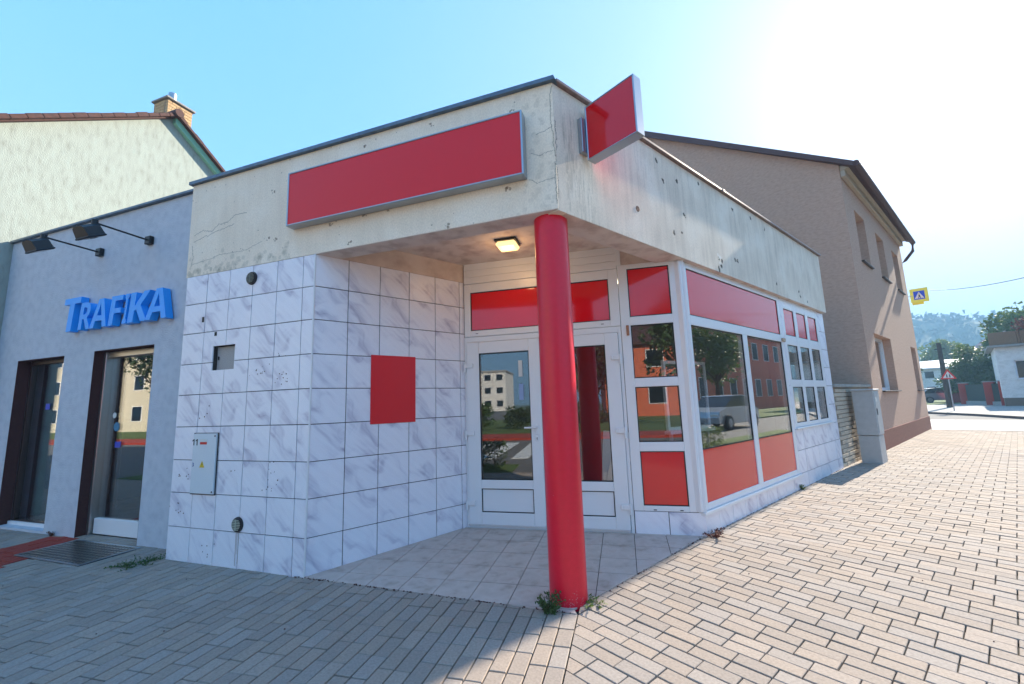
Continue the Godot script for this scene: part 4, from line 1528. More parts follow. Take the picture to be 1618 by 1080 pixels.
func frame_h(a: Vector3, c: Vector3, w: float) -> MB:
	var b := MB.new()
	b.box(V(a.x, a.y, a.z), V(a.x + w, c.y, c.z))
	b.box(V(c.x - w, a.y, a.z), V(c.x, c.y, c.z))
	b.box(V(a.x + w, a.y, a.z), V(c.x - w, c.y, a.z + w))
	b.box(V(a.x + w, a.y, c.z - w), V(c.x - w, c.y, c.z))
	return b


func build_left_house() -> void:
	var gf := Transform3D(Basis(-NF, Vector3.UP, XF), PA - XF * 5.97)
	var h := thing("gable_house", "pale green rendered gable house with brown tiled roof behind the kiosk", "house", gf * V(2, 0, -4))
	var ridge := V2(2.147, 7.384)
	var sl := 0.700
	var x0 := -0.14
	var x1 := 5.7
	var b := MB.new()
	b.prism(PackedVector2Array([V2(x0, -0.1), V2(x1, -0.1), V2(x1, ridge.y - (x1 - ridge.x) * sl), ridge, V2(x0, ridge.y - (ridge.x - x0) * sl)]), -8.0, 0.0)
	part("wall", b, M.gable, h, gf)
	var rf := Node3D.new()
	rf.name = "roof"
	h.add_child(rf)
	rf.global_position = gf * V(2, 7, -4)
	var oh := 0.14
	for d in [-1.0, 1.0]:
		var far: float = 2.75 if d < 0 else 3.95
		var e := V2(ridge.x + d * far, ridge.y - far * sl)
		var up := V2(0, 0.05)
		b = MB.new()
		b.prism(PackedVector2Array([ridge + V2(0, 0.006), e + V2(0, 0.006), e + up, ridge + up]), -8.2, oh)
		part("slope", b, M.rooftile, rf, gf)
		b = MB.new()
		b.prism(PackedVector2Array([ridge + V2(0, -0.14 if d > 0 else -0.03), e + V2(0, -0.14 if d > 0 else -0.03), e + V2(0, 0.004), ridge + V2(0, 0.004)]), 0.004, oh - 0.05)
		part("verge_board", b, M.mint if d > 0 else M.rooftile, rf, gf)
		var dirv := V2(d, -sl).normalized()
		var n := 15 if d < 0 else 22
		for k in n:
			var p := ridge + dirv * (k * 0.21) + up
			var tf := gf * Transform3D(Basis(V(dirv.x, dirv.y, 0), V(-dirv.y * d, dirv.x * d, 0), V(0, 0, d)), V(p.x, p.y, 0))
			b = MB.new()
			b.box(V(-0.005, -0.045, -0.02 if d > 0 else -oh - 0.03), V(0.205, 0.022 + rng.randf_range(-0.005, 0.012), oh + 0.03 if d > 0 else 0.02), 0.008)
			part("verge_tile", b, M.rooftile, rf, tf)
	b = MB.new()
	b.tube([gf * V(ridge.x, ridge.y + 0.05, oh + 0.06), gf * V(ridge.x, ridge.y + 0.05, -8.2)], [0.085], 10)
	part("ridge_cap", b, M.rooftile, rf)
	# chimney
	var c := Node3D.new()
	c.name = "chimney"
	h.add_child(c)
	c.global_position = gf * V(2.86, 7.3, -1.25)
	bx("stack", V(2.60, 6.7, -1.48), V(3.12, 8.44, -1.02), 0.0, M.mortar, c, gf)
	for j in 20:
		var y := 6.95 + j * 0.075
		for i in 3:
			var off := 0.0 if j % 2 == 0 else -0.09
			var xa := clampf(2.595 + i * 0.18 + off, 2.595, 3.125)
			var xb := clampf(2.595 + (i + 1) * 0.18 + off, 2.595, 3.125)
			if i == 2:
				xb = 3.125
			bx("brick", V(xa + 0.004, y, -1.1), V(xb - 0.004, y + 0.066, -1.012), 0.003, M.brick, c, gf)
		for i in 2:
			bx("brick", V(2.592, y, -1.48 + i * 0.185), V(2.7, y + 0.066, -1.30 + i * 0.185), 0.003, M.brick, c, gf)
	bx("cap", V(2.55, 8.455, -1.52), V(3.17, 8.50, -0.97), 0.006, M.concrete, c, gf)
	b = MB.new()
	b.tube([V(2.80, 8.5, -1.22), V(2.80, 8.76, -1.22)], [0.08], 14)
	part("flue", b, M.alu, c, gf)


func build_beige_house() -> void:
	var h := thing("beige_house", "two storey beige rendered house with brown roof and dark red plinth beyond the shop", "house", RF * V(13.9, 0, -4))
	var X0 := 9.95
	var X1 := 17.85
	var open := [rect(10.95, 1.42, 13.03, 2.805), rect(16.38, 1.41, 17.36, 2.805), rect(10.92, 4.62, 12.0, 5.95), rect(13.35, 4.62, 14.45, 5.95), rect(15.80, 4.62, 16.90, 5.95)]
	part("street_wall", wall_mesh(rect(X0 + 0.3, 0.0, X1, 6.8), open, -0.3, 0.0), M.beige, h, RF)
	# gable wall facing the shop
	var gf := Transform3D(Basis(RF.basis.z, Vector3.UP, -RF.basis.x), RF * V(X0, 0, 0))
	var b := MB.new()
	b.prism(PackedVector2Array([V2(-10, 0), V2(0, 0), V2(0, 6.80), V2(-5.0, 10.25), V2(-10, 6.8)]), -0.3, 0.0)
	part("gable_wall", b, M.beige, h, gf)
	b = MB.new()
	b.prism(PackedVector2Array([V2(-10, 0), V2(-0.301, 0), V2(-0.301, 6.80), V2(-5.0, 10.25), V2(-10, 6.8)]), -7.9, -7.6)
	part("gable_wall", b, M.beige, h, gf)
	b = MB.new()
	b.box(V(X0 + 0.3, 0, -10.0), V(X1 - 0.3, 6.8, -9.7))
	b.box(V(X0 + 0.3, 0, -5.0), V(X1 - 0.3, 6.8, -4.9))
	b.box(V(X0 + 0.3, 3.5, -4.9), V(X1 - 0.3, 3.7, -0.3))
	part("inner_wall", b, M.room, h, RF)
	b = MB.new()
	b.box(V(X0 - 0.02, 0.0, -3.0), V(X0, 0.53, 0.0))
	b.box(V(X0 - 0.02, 0.0, 0.0), V(X1 + 0.02, 0.53, 0.022))
	part("plinth", b, M.plinth, h, RF)
	# roof
	var rf := Node3D.new()
	rf.name = "roof"
	h.add_child(rf)
	rf.global_position = RF * V(13.9, 8, -5)
	b = MB.new()
	var s := 0.69
	b.prism(PackedVector2Array([V2(0.30, 6.80 - 0.30 * s), V2(0.30, 6.88 - 0.30 * s), V2(-5.0, 10.40), V2(-10.3, 6.88 - 0.3 * s), V2(-10.3, 6.8 - 0.3 * s), V2(-5.0, 10.26)]), -8.1, 0.14)
	part("slope", b, M.brownroof, rf, gf)
	b = MB.new()
	b.prism(PackedVector2Array([V2(0.30, 6.60), V2(0.30, 6.72), V2(-5.0, 10.41), V2(-5.0, 10.18)]), 0.142, 0.165)
	part("verge_board", b, M.brownroof, rf, gf)
	b = MB.new()
	b.box(V(X0 + 0.02, 6.50, 0.002), V(X1, 6.66, 0.10), 0.01)
	b.box(V(X0 + 0.02, 6.66, 0.002), V(X1, 6.78, 0.18), 0.01)
	part("cornice", b, M.eave, rf, RF)
	b = MB.new()
	b.tube([RF * V(X0 - 0.12, 6.66, 0.33), RF * V(X1 + 0.3, 6.62, 0.33)], [0.075], 12)
	part("gutter", b, M.brownroof, rf)
	b = MB.new()
	b.tube([RF * V(X1 + 0.2, 6.6, 0.33), RF * V(X1 + 0.2, 6.3, 0.30), RF * V(X1 + 0.12, 6.0, 0.08), RF * V(X1 + 0.06, 5.85, -0.08), RF * V(X1 + 0.06, 0.1, -0.12)], [0.05], 10)
	part("downpipe", b, M.brownroof, rf)
	for o in open:
		var wn := part("window", frame_mesh(o, o.grow(-0.08), -0.24, -0.17, 0.004), M.white, h, RF)
		b = MB.new()
		b.box(V(o.position.x + 0.08, o.position.y + 0.08, -0.215), V(o.end.x - 0.08, o.end.y - 0.08, -0.210))
		part("glass", b, M.glass, wn, RF)
		var mx: float = o.get_center().x
		bx("mullion", V(mx - 0.05, o.position.y + 0.08, -0.235), V(mx + 0.05, o.end.y - 0.08, -0.172), 0.004, M.white, wn, RF)
		bx("curtain", V(o.position.x + 0.1, o.position.y + 0.1, -0.32), V(o.end.x - 0.1, o.end.y - 0.1, -0.31), 0.0, mat(Color(0.62, 0.64, 0.64), 0.9), wn, RF)
		bx("sill", V(o.position.x - 0.04, o.position.y - 0.03, -0.17), V(o.end.x + 0.04, o.position.y - 0.002, 0.06), 0.004, M.sill, wn, RF)


func build_side_things() -> void:
	# brick garden wall
	var w := thing("garden_wall", "low pale brick wall joining the corner shop to the beige house", "wall", RF * V(8.5, 0.1, -0.15))
	bx("core", V(7.04, 0.0, -0.28), V(9.94, 1.50, -0.075), 0.0, M.mortar, w, RF)
	var brick := MB.new()
	brick.box(V(-0.117, -0.032, -0.02), V(0.117, 0.032, 0.012), 0.005)
	var bm := brick.mesh()
	for j in 18:
		for i in 13:
			var x := 7.16 + i * 0.245 + (0.12 if j % 2 else 0.0)
			if x < 9.84:
				part("brick", bm, M.whitebrick, w, RF * Transform3D(Basis.from_euler(V(0, rng.randf_range(-0.01, 0.01), rng.randf_range(-0.006, 0.006))), V(x, 0.14 + j * 0.0765, -0.072 + rng.randf_range(-0.004, 0.004))))
	bx("cap", V(7.04, 1.502, -0.32), V(9.94, 1.56, -0.03), 0.006, M.concrete, w, RF)
	# utility cabinet
	var c := thing("utility_cabinet", "tall narrow grey utility cabinet standing against the brick wall", "cabinet", RF * V(8.0, 0.1, 0.18))
	bx("base", V(7.86, 0.05, 0.035), V(8.30, 0.60, 0.335), 0.006, M.cabinet, c, RF)
	bx("body", V(7.85, 0.61, 0.03), V(8.31, 1.42, 0.345), 0.008, M.cabinet, c, RF)
	bx("lid", V(7.83, 1.422, 0.015), V(8.33, 1.455, 0.36), 0.01, M.cabinet, c, RF)
	bx("door", V(7.88, 0.65, 0.345), V(8.28, 1.38, 0.353), 0.003, M.cabinet, c, RF)
	bx("lock", V(7.91, 0.98, 0.353), V(7.94, 1.10, 0.362), 0.003, M.sill, c, RF)
	bx("label_plate", V(7.93, 1.22, 0.3532), V(8.02, 1.30, 0.3545), 0.0, M.paint, c, RF)
	# overhead cable from the crossing sign
	var a := V(19.21, 5.9, -18.97)
	var e := V(15.63, 5.25, -12.3) + (V(15.63, 5.25, -12.3) - a) * 1.5
	var pts := []
	for k in 25:
		var t := k / 24.0
		pts.append(a.lerp(e, t) + V(0, -0.7 * 4 * t * (1 - t) + 0.25 * t, 0))
	var b := MB.new()
	b.tube(pts, [0.012], 6)
	var o := thing("overhead_cable", "thin dark overhead cable running from the yellow crossing sign", "cable", a)
	part("cable", b, M.dark, o)


func foliage(ctr: Vector3, r: Vector3, count: int, size: float, sd: int, clumps := 26) -> MB:
	var b := MB.new()
	var g := RandomNumberGenerator.new()
	g.seed = sd
	var cs := []
	for k in clumps:
		var d := V(g.randfn(), g.randfn(), g.randfn()).normalized() * pow(g.randf(), 0.4)
		cs.append([ctr + d * r * 0.78, g.randf_range(0.22, 0.42)])
	for k in count:
		var c = cs[g.randi() % clumps]
		var d := V(g.randfn(), g.randfn(), g.randfn()).normalized()
		var p: Vector3 = c[0] + d * r * c[1] * pow(g.randf(), 0.45)
		var dir := (d * 0.6 + V(g.randfn(), g.randfn() - 0.3, g.randfn()) * 0.5).normalized()
		var sd2 := dir.cross(V(g.randfn(), g.randfn(), g.randfn())).normalized()
		b.leaf(p, dir, sd2, size * g.randf_range(0.6, 1.3), size * g.randf_range(0.4, 0.8))
	return b


func tree(called: String, label: String, at: Vector3, trunk_h: float, r: Vector3, count: int, size: float, leaf_m: Material, sd: int, group := "", clumps := 26) -> Node3D:
	var t := thing(called, label, "tree", at, group)
	var g := RandomNumberGenerator.new()
	g.seed = sd
	var b := MB.new()
	var top := at + V(g.randf_range(-0.2, 0.2), trunk_h + r.y * 0.9, g.randf_range(-0.2, 0.2))
	b.tube([at - V(0, 0.2, 0), at + V(0.05, trunk_h * 0.6, 0.03), at + V(0, trunk_h, 0), top], [0.05 * trunk_h * 0.5 + 0.08, 0.10 + trunk_h * 0.012, 0.09, 0.03], 9)
	for k in 7:
		var w := TAU * k / 7.0 + g.randf_range(-0.3, 0.3)
		var s := at + V(0, trunk_h * g.randf_range(0.75, 1.1), 0)
		b.tube([s, s + V(cos(w) * r.x * 0.35, r.y * 0.45, sin(w) * r.z * 0.35), s + V(cos(w) * r.x * 0.75, r.y * g.randf_range(0.7, 1.1), sin(w) * r.z * 0.75)], [0.06, 0.04, 0.015], 6)
	part("trunk", b, M.bark, t)
	part("crown", foliage(at + V(0, trunk_h + r.y * 0.8, 0), r, count, size, sd + 1, clumps), leaf_m, t)
	return t


# frame whose z points to the camera from a place
func facing(p: Vector3, turn := 0.0) -> Transform3D:
	var d := V(-p.x, 0, -p.z).normalized()
	return fr(p, rad_to_deg(atan2(d.z, d.x)) - 90.0 + turn)


func house(called: String, label: String, f: Transform3D, w: float, h: float, d: float, rh: float, wall: Material, roof: Material, cols: int, rows: int, cat := "house") -> Node3D:
	var t := thing(called, label, cat, f.origin)
	bx("wall", V(-w / 2, -0.3, -d), V(w / 2, h, 0), 0.0, wall, t, f)
	var b := MB.new()
	if rh > 0:
		b.prism(PackedVector2Array([V2(-d / 2 - 0.4, -0.1), V2(d / 2 + 0.4, -0.1), V2(d / 2 + 0.4, 0.05), V2(0, rh + 0.12), V2(-d / 2 - 0.4, 0.05)]), -w / 2 - 0.3, w / 2 + 0.3)
		part("roof", b, roof, t, f * Transform3D(Basis(Vector3.UP, PI / 2), V(0, h, -d / 2)))
	else:
		b.box(V(-w / 2 - 0.2, h, -d - 0.2), V(w / 2 + 0.2, h + 0.35, 0.2))
		part("roof", b, roof, t, f)
	for i in cols:
		for j in rows:
			var cx := -w / 2 + w * (i + 0.5) / cols
			var y := h * (j + 0.36) / rows
			var ww := minf(1.3, w / cols * 0.55)
			var hh := h / rows * 0.45
			var o := rect(cx - ww / 2, y, cx + ww / 2, y + hh)
			var wn := part("window", frame_mesh(o.grow(0.06), o, -0.02, 0.05, 0.0), M.white, t, f)
			bx("pane", V(o.position.x, o.position.y, -0.01), V(o.end.x, o.end.y, 0.02), 0.0, M.winglass, wn, f)
	return t


func build_far_side() -> void:
	# asphalt under both streets, the far pavement and its kerb
	var road := MB.new()
	road.slab(PackedVector2Array([V2(-90, -60), V2(90, -90), V2(90, 90), V2(-90, 90)]), -0.2, -0.03)
	structure("road", road, M.asphalt, "wide asphalt roadway round the corner")
	sheet("far_pavement", [V(25.6, 0, -30.0), V(25.2, 0, -26.2), V(24.2, 0, -22.6), V(22.9, 0, -19.5), V(21.6, 0, -15.5), V(60, 0, -30), V(60, 0, -75), V(25, 0, -60)], 0.08, M.concrete, "pale far pavement across the road")
	sheet("far_lawn", [V(36, 0, -60), V(35, 0, -39.5), V(38.6, 0, -38.2), V(60, 0, -50), V(60, 0, -74)], 0.10, M.lawn, "strip of lawn beyond the far pavement", 0.1)
	# kerb of the far pavement
	var kb := MB.new()
	var kp := [V(25.6, 0, -30.0), V(25.2, 0, -26.2), V(24.2, 0, -22.6), V(22.9, 0, -19.5), V(21.6, 0, -15.5)]
	for k in kp.size() - 1:
		var d: Vector3 = kp[k + 1] - kp[k]
		var n := d.cross(Vector3.UP).normalized()
		if n.dot(-kp[k]) < 0:
			n = -n
		var poly := PackedVector2Array()
		for p in [kp[k] + n * 0.12, kp[k + 1] + n * 0.12, kp[k + 1], kp[k]]:
			poly.append(V2(p.x, p.z))
		kb.slab(poly, -0.1, 0.085)
	structure("kerb", kb, mat(Color(0.30, 0.28, 0.27), 0.9), "dark kerb along the far pavement")
	# zebra bars
	var zb := MB.new()
	for k in 8:
		var s := 18.6 + k * 1.05
		var poly := PackedVector2Array()
		for p in [RF * V(s, 0, -2.5), RF * V(s, 0, 3.2), RF * V(s + 0.5, 0, 3.2), RF * V(s + 0.5, 0, -2.5)]:
			poly.append(V2(p.x, p.z))
		zb.slab(poly, -0.04, -0.025)
	structure("road_markings", zb, M.paint, "white zebra crossing bars on the road beyond the pavement")
	# kerb of the near pavement
	kb = MB.new()
	kb.box(V(17.4, -0.15, -6), V(17.52, 0.115, 2.7), 0.01)
	structure("kerb", kb, M.concrete, "pale kerb where the side pavement meets the road", RF)
	# crossing sign, yellow board
	var c := V(19.08, 5.79, -19.39)
	var sf := facing(c)
	var left := sf.basis.x * -0.62
	var s := thing("crossing_sign", "yellow bordered blue pedestrian crossing sign beside the beige house", "sign", V(c.x, 0, c.z) + left)
	var b := MB.new()
	b.tube([V(c.x, -0.05, c.z) + left, c + left + V(0, 0.5, 0)], [0.05], 12)
	b.tube([c + left, c + sf.basis.x * -0.2], [0.025], 8)
	part("pole", b, M.alu, s)
	bx("board", V(-0.31, -0.33, -0.02), V(0.31, 0.33, 0.02), 0.012, M.yellow, s, sf)
	bx("field", V(-0.19, -0.2, 0.02), V(0.19, 0.2, 0.024), 0.0, M.signblue, s, sf)
	walker_sign(s, sf, 0.024, 0.16)
	bx("rear_board", V(-0.28, -0.42, -0.14), V(0.12, -0.02, -0.10), 0.01, M.yellow, s, sf)
	# warning triangle
	c = V(26.93, 2.27, -26.44)
	sf = facing(c)
	s = thing("warning_sign", "red bordered triangular warning sign with two walking figures on a thin post", "sign", V(c.x, 0.08, c.z))
	b = MB.new()
	b.tube([V(c.x, 0.05, c.z) - sf.basis.z * 0.04, c - sf.basis.z * 0.04], [0.03], 10)
	part("post", b, M.alu, s)
	b = MB.new()
	b.prism(PackedVector2Array([V2(-0.36, -0.24), V2(0.36, -0.24), V2(0.0, 0.38)]), -0.01, 0.01)
	part("border", b, M.signred, s, sf)
	b = MB.new()
	b.prism(PackedVector2Array([V2(-0.24, -0.175), V2(0.24, -0.175), V2(0.0, 0.235)]), 0.01, 0.014)
	part("field", b, M.paint, s, sf)
	for dx in [-0.06, 0.07]:
		b = MB.new()
		b.prism(PackedVector2Array([V2(dx - 0.03, -0.15), V2(dx - 0.005, -0.15), V2(dx, -0.06), V2(dx + 0.012, -0.15), V2(dx + 0.035, -0.15), V2(dx + 0.022, 0.02), V2(dx - 0.022, 0.02)]), 0.014, 0.017)
		b.ellipsoid(V(dx, 0.05, 0.015), V(0.02, 0.022, 0.004), 8, 5)
		part("figure", b, M.black, s, sf)
	# wooden power pole
	s = thing("power_pole", "dark wooden power pole standing on the lawn across the road", "pole", V(31.97, 0.05, -31.67))
	b = MB.new()
	b.tube([V(31.97, -0.1, -31.67), V(31.97, 4.85, -31.67)], [0.17, 0.13], 12)
	part("shaft", b, M.wood, s)
	b = MB.new()
	b.tube([V(31.8, 4.4, -31.9), V(32.15, 4.4, -31.45)], [0.03], 6)
	part("crossarm", b, M.dark, s)
	# fence of red posts and dark panels
	s = thing("garden_fence", "dark green garden fence between red brick posts across the road", "fence", V(38.2, 0.1, -35.4))
	var pa := V(39.1, 0, -37.25)
	var pb := V(37.15, 0, -33.47)
	var pc := V(36.2, 0, -31.6)
	for p in [pa, pb, pc]:
		var pf := facing(p, 10)
		bx("post", V(-0.28, -0.1, -0.28), V(0.28, 1.85, 0.28), 0.02, mat(Color(0.60, 0.22, 0.16), 0.9), s, pf)
		bx("post_cap", V(-0.33, 1.85, -0.33), V(0.33, 1.93, 0.33), 0.02, M.concrete, s, pf)
	for q in [[pa, pb], [pb, pc]]:
		var d: Vector3 = q[1] - q[0]
		var pf := fr(q[0], rad_to_deg(atan2(d.z, d.x)))
		bx("footing", V(0.3, -0.1, -0.12), V(d.length() - 0.3, 0.35, 0.12), 0.01, M.concrete, s, pf)
		var n := int((d.length() - 0.6) / 0.16)
		for k in n:
			var x := 0.34 + k * 0.16
			bx("slat", V(x, 0.36, -0.015), V(x + 0.14, 1.72, 0.015), 0.004, mat_fence(), s, pf)
		bx("rail", V(0.3, 1.5, -0.045), V(d.length() - 0.3, 1.56, -0.016), 0.0, mat_fence(), s, pf)
	# white house with a parapet
	var wf := facing(V(34.92, 0, -30.68), -2)
	s = thing("white_house", "weathered white house with stone plinth and planted brown roof parapet across the road", "house", wf * V(5, 0, -3))
	part("wall", wall_mesh(rect(0, 0.65, 10, 4.25), [rect(0.80, 1.95, 2.0, 3.3), rect(4.8, 1.95, 6.0, 3.3)], -0.35, 0.0), M.whitewall, s, wf)
	bx("side_wall", V(0, 0.65, -7), V(0.3, 4.25, -0.352), 0.0, M.whitewall, s, wf)
	bx("plinth", V(0.03, -0.1, -7), V(10, 0.648, -0.03), 0.0, rough_mat(90, [Color(0.25, 0.22, 0.19), Color(0.45, 0.40, 0.34), Color(0.55, 0.50, 0.44)], V(1, 1, 1), 0.95, 0.8, 0.06), s, wf)
	bx("roof_slab", V(-0.35, 4.252, -7.3), V(10.3, 4.42, 0.35), 0.02, M.concrete, s, wf)
	for q in [rect(0.80, 1.95, 2.0, 3.3), rect(4.8, 1.95, 6.0, 3.3)]:
		var wn := part("window", frame_mesh(q, q.grow(-0.08), -0.16, -0.1, 0.004), M.white, s, wf)
		bx("pane", V(q.position.x + 0.08, q.position.y + 0.08, -0.15), V(q.end.x - 0.08, q.end.y - 0.08, -0.13), 0.0, M.winglass, wn, wf)
		bx("mullion", V(q.get_center().x - 0.05, q.position.y + 0.08, -0.128), V(q.get_center().x + 0.05, q.end.y - 0.08, -0.1), 0.0, M.white, wn, wf)
		bx("sill", V(q.position.x - 0.1, q.position.y - 0.06, -0.1), V(q.end.x + 0.1, q.position.y, 0.08), 0.01, M.whitewall, wn, wf)
	var rusty := rough_mat(91, [Color(0.30, 0.22, 0.16), Color(0.52, 0.40, 0.29), Color(0.64, 0.52, 0.39)], V(1.2, 1.2, 1.2), 0.95, 0.5, 0.05)
	for k in 7:
		bx("parapet_panel", V(-0.2 + k * 1.5, 4.43, -0.1), V(1.15 + k * 1.5, 5.35, 0.12), 0.03, rusty, s, wf)
		bx("parapet_post", V(1.16 + k * 1.5, 4.43, -0.14), V(1.29 + k * 1.5, 5.5, 0.16), 0.03, rusty, s, wf)
	part("roof_plants", foliage(wf * V(2.5, 5.6, -0.4), V(2.6, 0.5, 0.5), 1500, 0.2, 55, 30), mat(Color(0.50, 0.26, 0.16), 0.8), s)
	# shrubs and trees across the road
	var sh := thing("garden_shrub", "large dark green shrub growing behind the red posted fence", "shrub", V(42.8, 0.1, -39.14))
	part("foliage", foliage(V(42.8, 2.7, -39.2), V(3.0, 2.8, 3.0), 9000, 0.30, 77, 40), M.leafs[0], sh)
	b = MB.new()
	b.tube([V(42.8, -0.1, -39.14), V(42.8, 2.5, -39.2)], [0.12, 0.05], 8)
	part("stem", b, M.bark, sh)
	tree("garden_tree", "tall loose green tree rising above the shrub beside the white house", V(47.2, 0.1, -40.2), 4.5, V(2.6, 2.6, 2.6), 3500, 0.34, M.leafs[1], 78, "", 22)
	tree("lawn_tree", "rounded yellow green tree behind the pale villa across the road", V(78.6, 0.1, -77), 4.0, V(4.4, 3.6, 4.4), 5000, 0.5, M.leafs[3], 79)
	tree("villa_tree", "dark small tree beside the beige house corner across the road", V(56.0, 0.1, -60.5), 2.0, V(1.6, 1.7, 1.6), 2000, 0.3, M.leafs[2], 80)
	# villa and blue roofed house
	house("pale_villa", "distant white villa with bright metal roof across the lawn", facing(V(63.6, 0, -63.9), 12), 7.5, 4.6, 6, 1.2, M.whitewall, mat(Color(0.72, 0.74, 0.76), 0.4), 4, 2)
	house("blue_roof_house", "distant house with steep blue grey roof behind the shrubs", facing(V(53.5, 0, -46.0), 55), 9.0, 5.6, 7, 2.9, M.whitewall, mat(Color(0.20, 0.26, 0.38), 0.6), 3, 2)
	car("parked_car", "silver car parked beyond the lawn near the power pole", V(43.7, 0.08, -44.0), 20.0, mat(Color(0.62, 0.65, 0.68), 0.25, 0.6))
	s = thing("waste_bin", "dark red waste container on the lawn behind the warning sign", "bin", V(42.97, 0.1, -41.87))
	var bf := facing(V(42.97, 0.1, -41.87))
	b = MB.new()
	b.prism(PackedVector2Array([V2(-0.5, 0), V2(0.5, 0), V2(0.6, 1.1), V2(-0.6, 1.1)]), -0.5, 0.5)
	part("body", b, mat(Color(0.50, 0.12, 0.14), 0.6), s, bf)
	bx("lid", V(-0.64, 1.1, -0.55), V(0.64, 1.2, 0.55), 0.04, mat(Color(0.40, 0.09, 0.11), 0.6), s, bf)
	build_hills()


func mat_fence() -> Material:
	if not M.has("fence"):
		M.fence = mat(Color(0.10, 0.17, 0.13), 0.7)
	return M.fence


func walker_sign(s: Node3D, sf: Transform3D, z: float, r: float) -> void:
	var b := MB.new()
	b.prism(PackedVector2Array([V2(-r, -r * 0.95), V2(r, -r * 0.95), V2(0, r * 1.0)]), z, z + 0.003)
	part("triangle", b, M.paint, s, sf)
	b = MB.new()
	b.prism(PackedVector2Array([V2(-r * 0.30, -r * 0.85), V2(-r * 0.12, -r * 0.85), V2(0.0, -r * 0.45), V2(r * 0.2, -r * 0.85), V2(r * 0.34, -r * 0.85), V2(r * 0.14, -r * 0.2), V2(r * 0.26, -r * 0.1), V2(0.0, r * 0.22), V2(-r * 0.22, -r * 0.2), V2(-r * 0.08, -r * 0.2)]), z + 0.003, z + 0.006)
	b.ellipsoid(V(0.0, r * 0.36, z + 0.004), V(r * 0.11, r * 0.12, 0.003), 8, 5)
	part("walking_figure", b, M.black, s, sf)
	for k in 4:
		var x := -r * 0.7 + k * r * 0.38
		bx("stripe", V(x, -r * 0.93, z + 0.003), V(x + r * 0.16, -r * 0.86, z + 0.0045), 0.0, M.signblue, s, sf)


func build_hills() -> void:
	var n1 := noise(201, 1.0, 4)
	var b := MB.new()
	var na := 150
	var nr := 26
	var pts := []
	for i in na + 1:
		var row := []
		var az := deg_to_rad(-88.0 + 110.0 * i / na)
		for j in nr + 1:
			var t := j / float(nr)
			var r := 260.0 + 420.0 * t
			var top := 53.0 + 9.0 * n1.get_noise_2d(az * 5.0, 3.0) - 5.0 * sin(az * 9.0 + 1.0)
			var hgt := top * smoothstep(0.0, 0.42, t) * (1.0 - 0.4 * smoothstep(0.5, 1.0, t))
			var p := V(cos(az) * r, 0, sin(az) * r)
			hgt += (n1.get_noise_2d(p.x * 0.09, p.z * 0.09) * 4.0 + n1.get_noise_2d(p.x * 0.3 + 9.0, p.z * 0.3) * 2.5) * smoothstep(0.02, 0.2, t)
			row.append(V(p.x, hgt - 1.0, p.z))
		pts.append(row)
	for i in na:
		for j in nr:
			b.quad(pts[i][j], pts[i + 1][j], pts[i + 1][j + 1], pts[i][j + 1], Vector3.UP)
	structure("hills", b, M.hill, "hazy wooded hills on the horizon beyond the houses")
	# single trees standing out on the ridge
	var tr := MB.new()
	var g := RandomNumberGenerator.new()
	g.seed = 31
	for k in 1800:
		var i := g.randi() % na
		var j := 3 + g.randi() % 11
		var p: Vector3 = pts[i][j].lerp(pts[i + 1][j + 1], g.randf())
		for q in 8:
			var d := V(g.randfn(), absf(g.randfn()) * 1.1, g.randfn())
			tr.leaf(p + d * 1.8, V(g.randfn(), g.randfn(), g.randfn()).normalized(), V(g.randfn(), g.randfn(), g.randfn()).normalized(), 3.4, 3.0)
	var o := part("hill_woods", tr, mat(Color(0.20, 0.27, 0.12), 0.9), self)
	o.set_meta("kind", "stuff")
	o.set_meta("label", "far wood covering the hazy hills")
	o.set_meta("category", "wood")


func car(called: String, label: String, at: Vector3, turn: float, paint: Material) -> void:
	var c := thing(called, label, "car", at)
	var f := fr(at, turn)
	var b := MB.new()
	var side := PackedVector2Array([V2(-2.1, 0.35), V2(-2.15, 0.75), V2(-1.95, 0.92), V2(-1.1, 0.98), V2(1.2, 0.98), V2(2.0, 0.80), V2(2.12, 0.55), V2(2.08, 0.32), V2(1.6, 0.26), V2(-1.6, 0.26)])
	b.prism(side, -0.84, 0.84)
	part("body", b, paint, c, f)
	b = MB.new()
	b.prism(PackedVector2Array([V2(-1.75, 0.96), V2(-1.2, 1.40), V2(-0.6, 1.47), V2(0.25, 1.44), V2(1.15, 0.97)]), -0.70, 0.70)
	part("cabin", b, M.winglass, c, f)
	b = MB.new()
	b.prism(PackedVector2Array([V2(-1.22, 1.40), V2(-0.6, 1.475), V2(0.28, 1.445), V2(0.2, 1.48), V2(-0.6, 1.51), V2(-1.25, 1.44)]), -0.71, 0.71)
	part("roof", b, paint, c, f)
	for x in [-1.32, 1.32]:
		for z in [-0.86, 0.86]:
			b = MB.new()
			b.tube([f * V(x, 0.32, z - 0.1), f * V(x, 0.32, z + 0.1)], [0.32], 18)
			var w := part("wheel", b, M.black, c)
			b = MB.new()
			var o: float = 0.101 * signf(z)
			b.tube([f * V(x, 0.32, z + o * 0.9), f * V(x, 0.32, z + o * 1.05)], [0.2, 0.18], 14)
			part("rim", b, M.alu, w)
	for z in [-0.62, 0.62]:
		bx("headlight", V(2.0, 0.6, z - 0.16), V(2.11, 0.72, z + 0.16), 0.02, M.paint, c, f)


# ---------------------------------------------------------------- across the street, mirrored in the glass

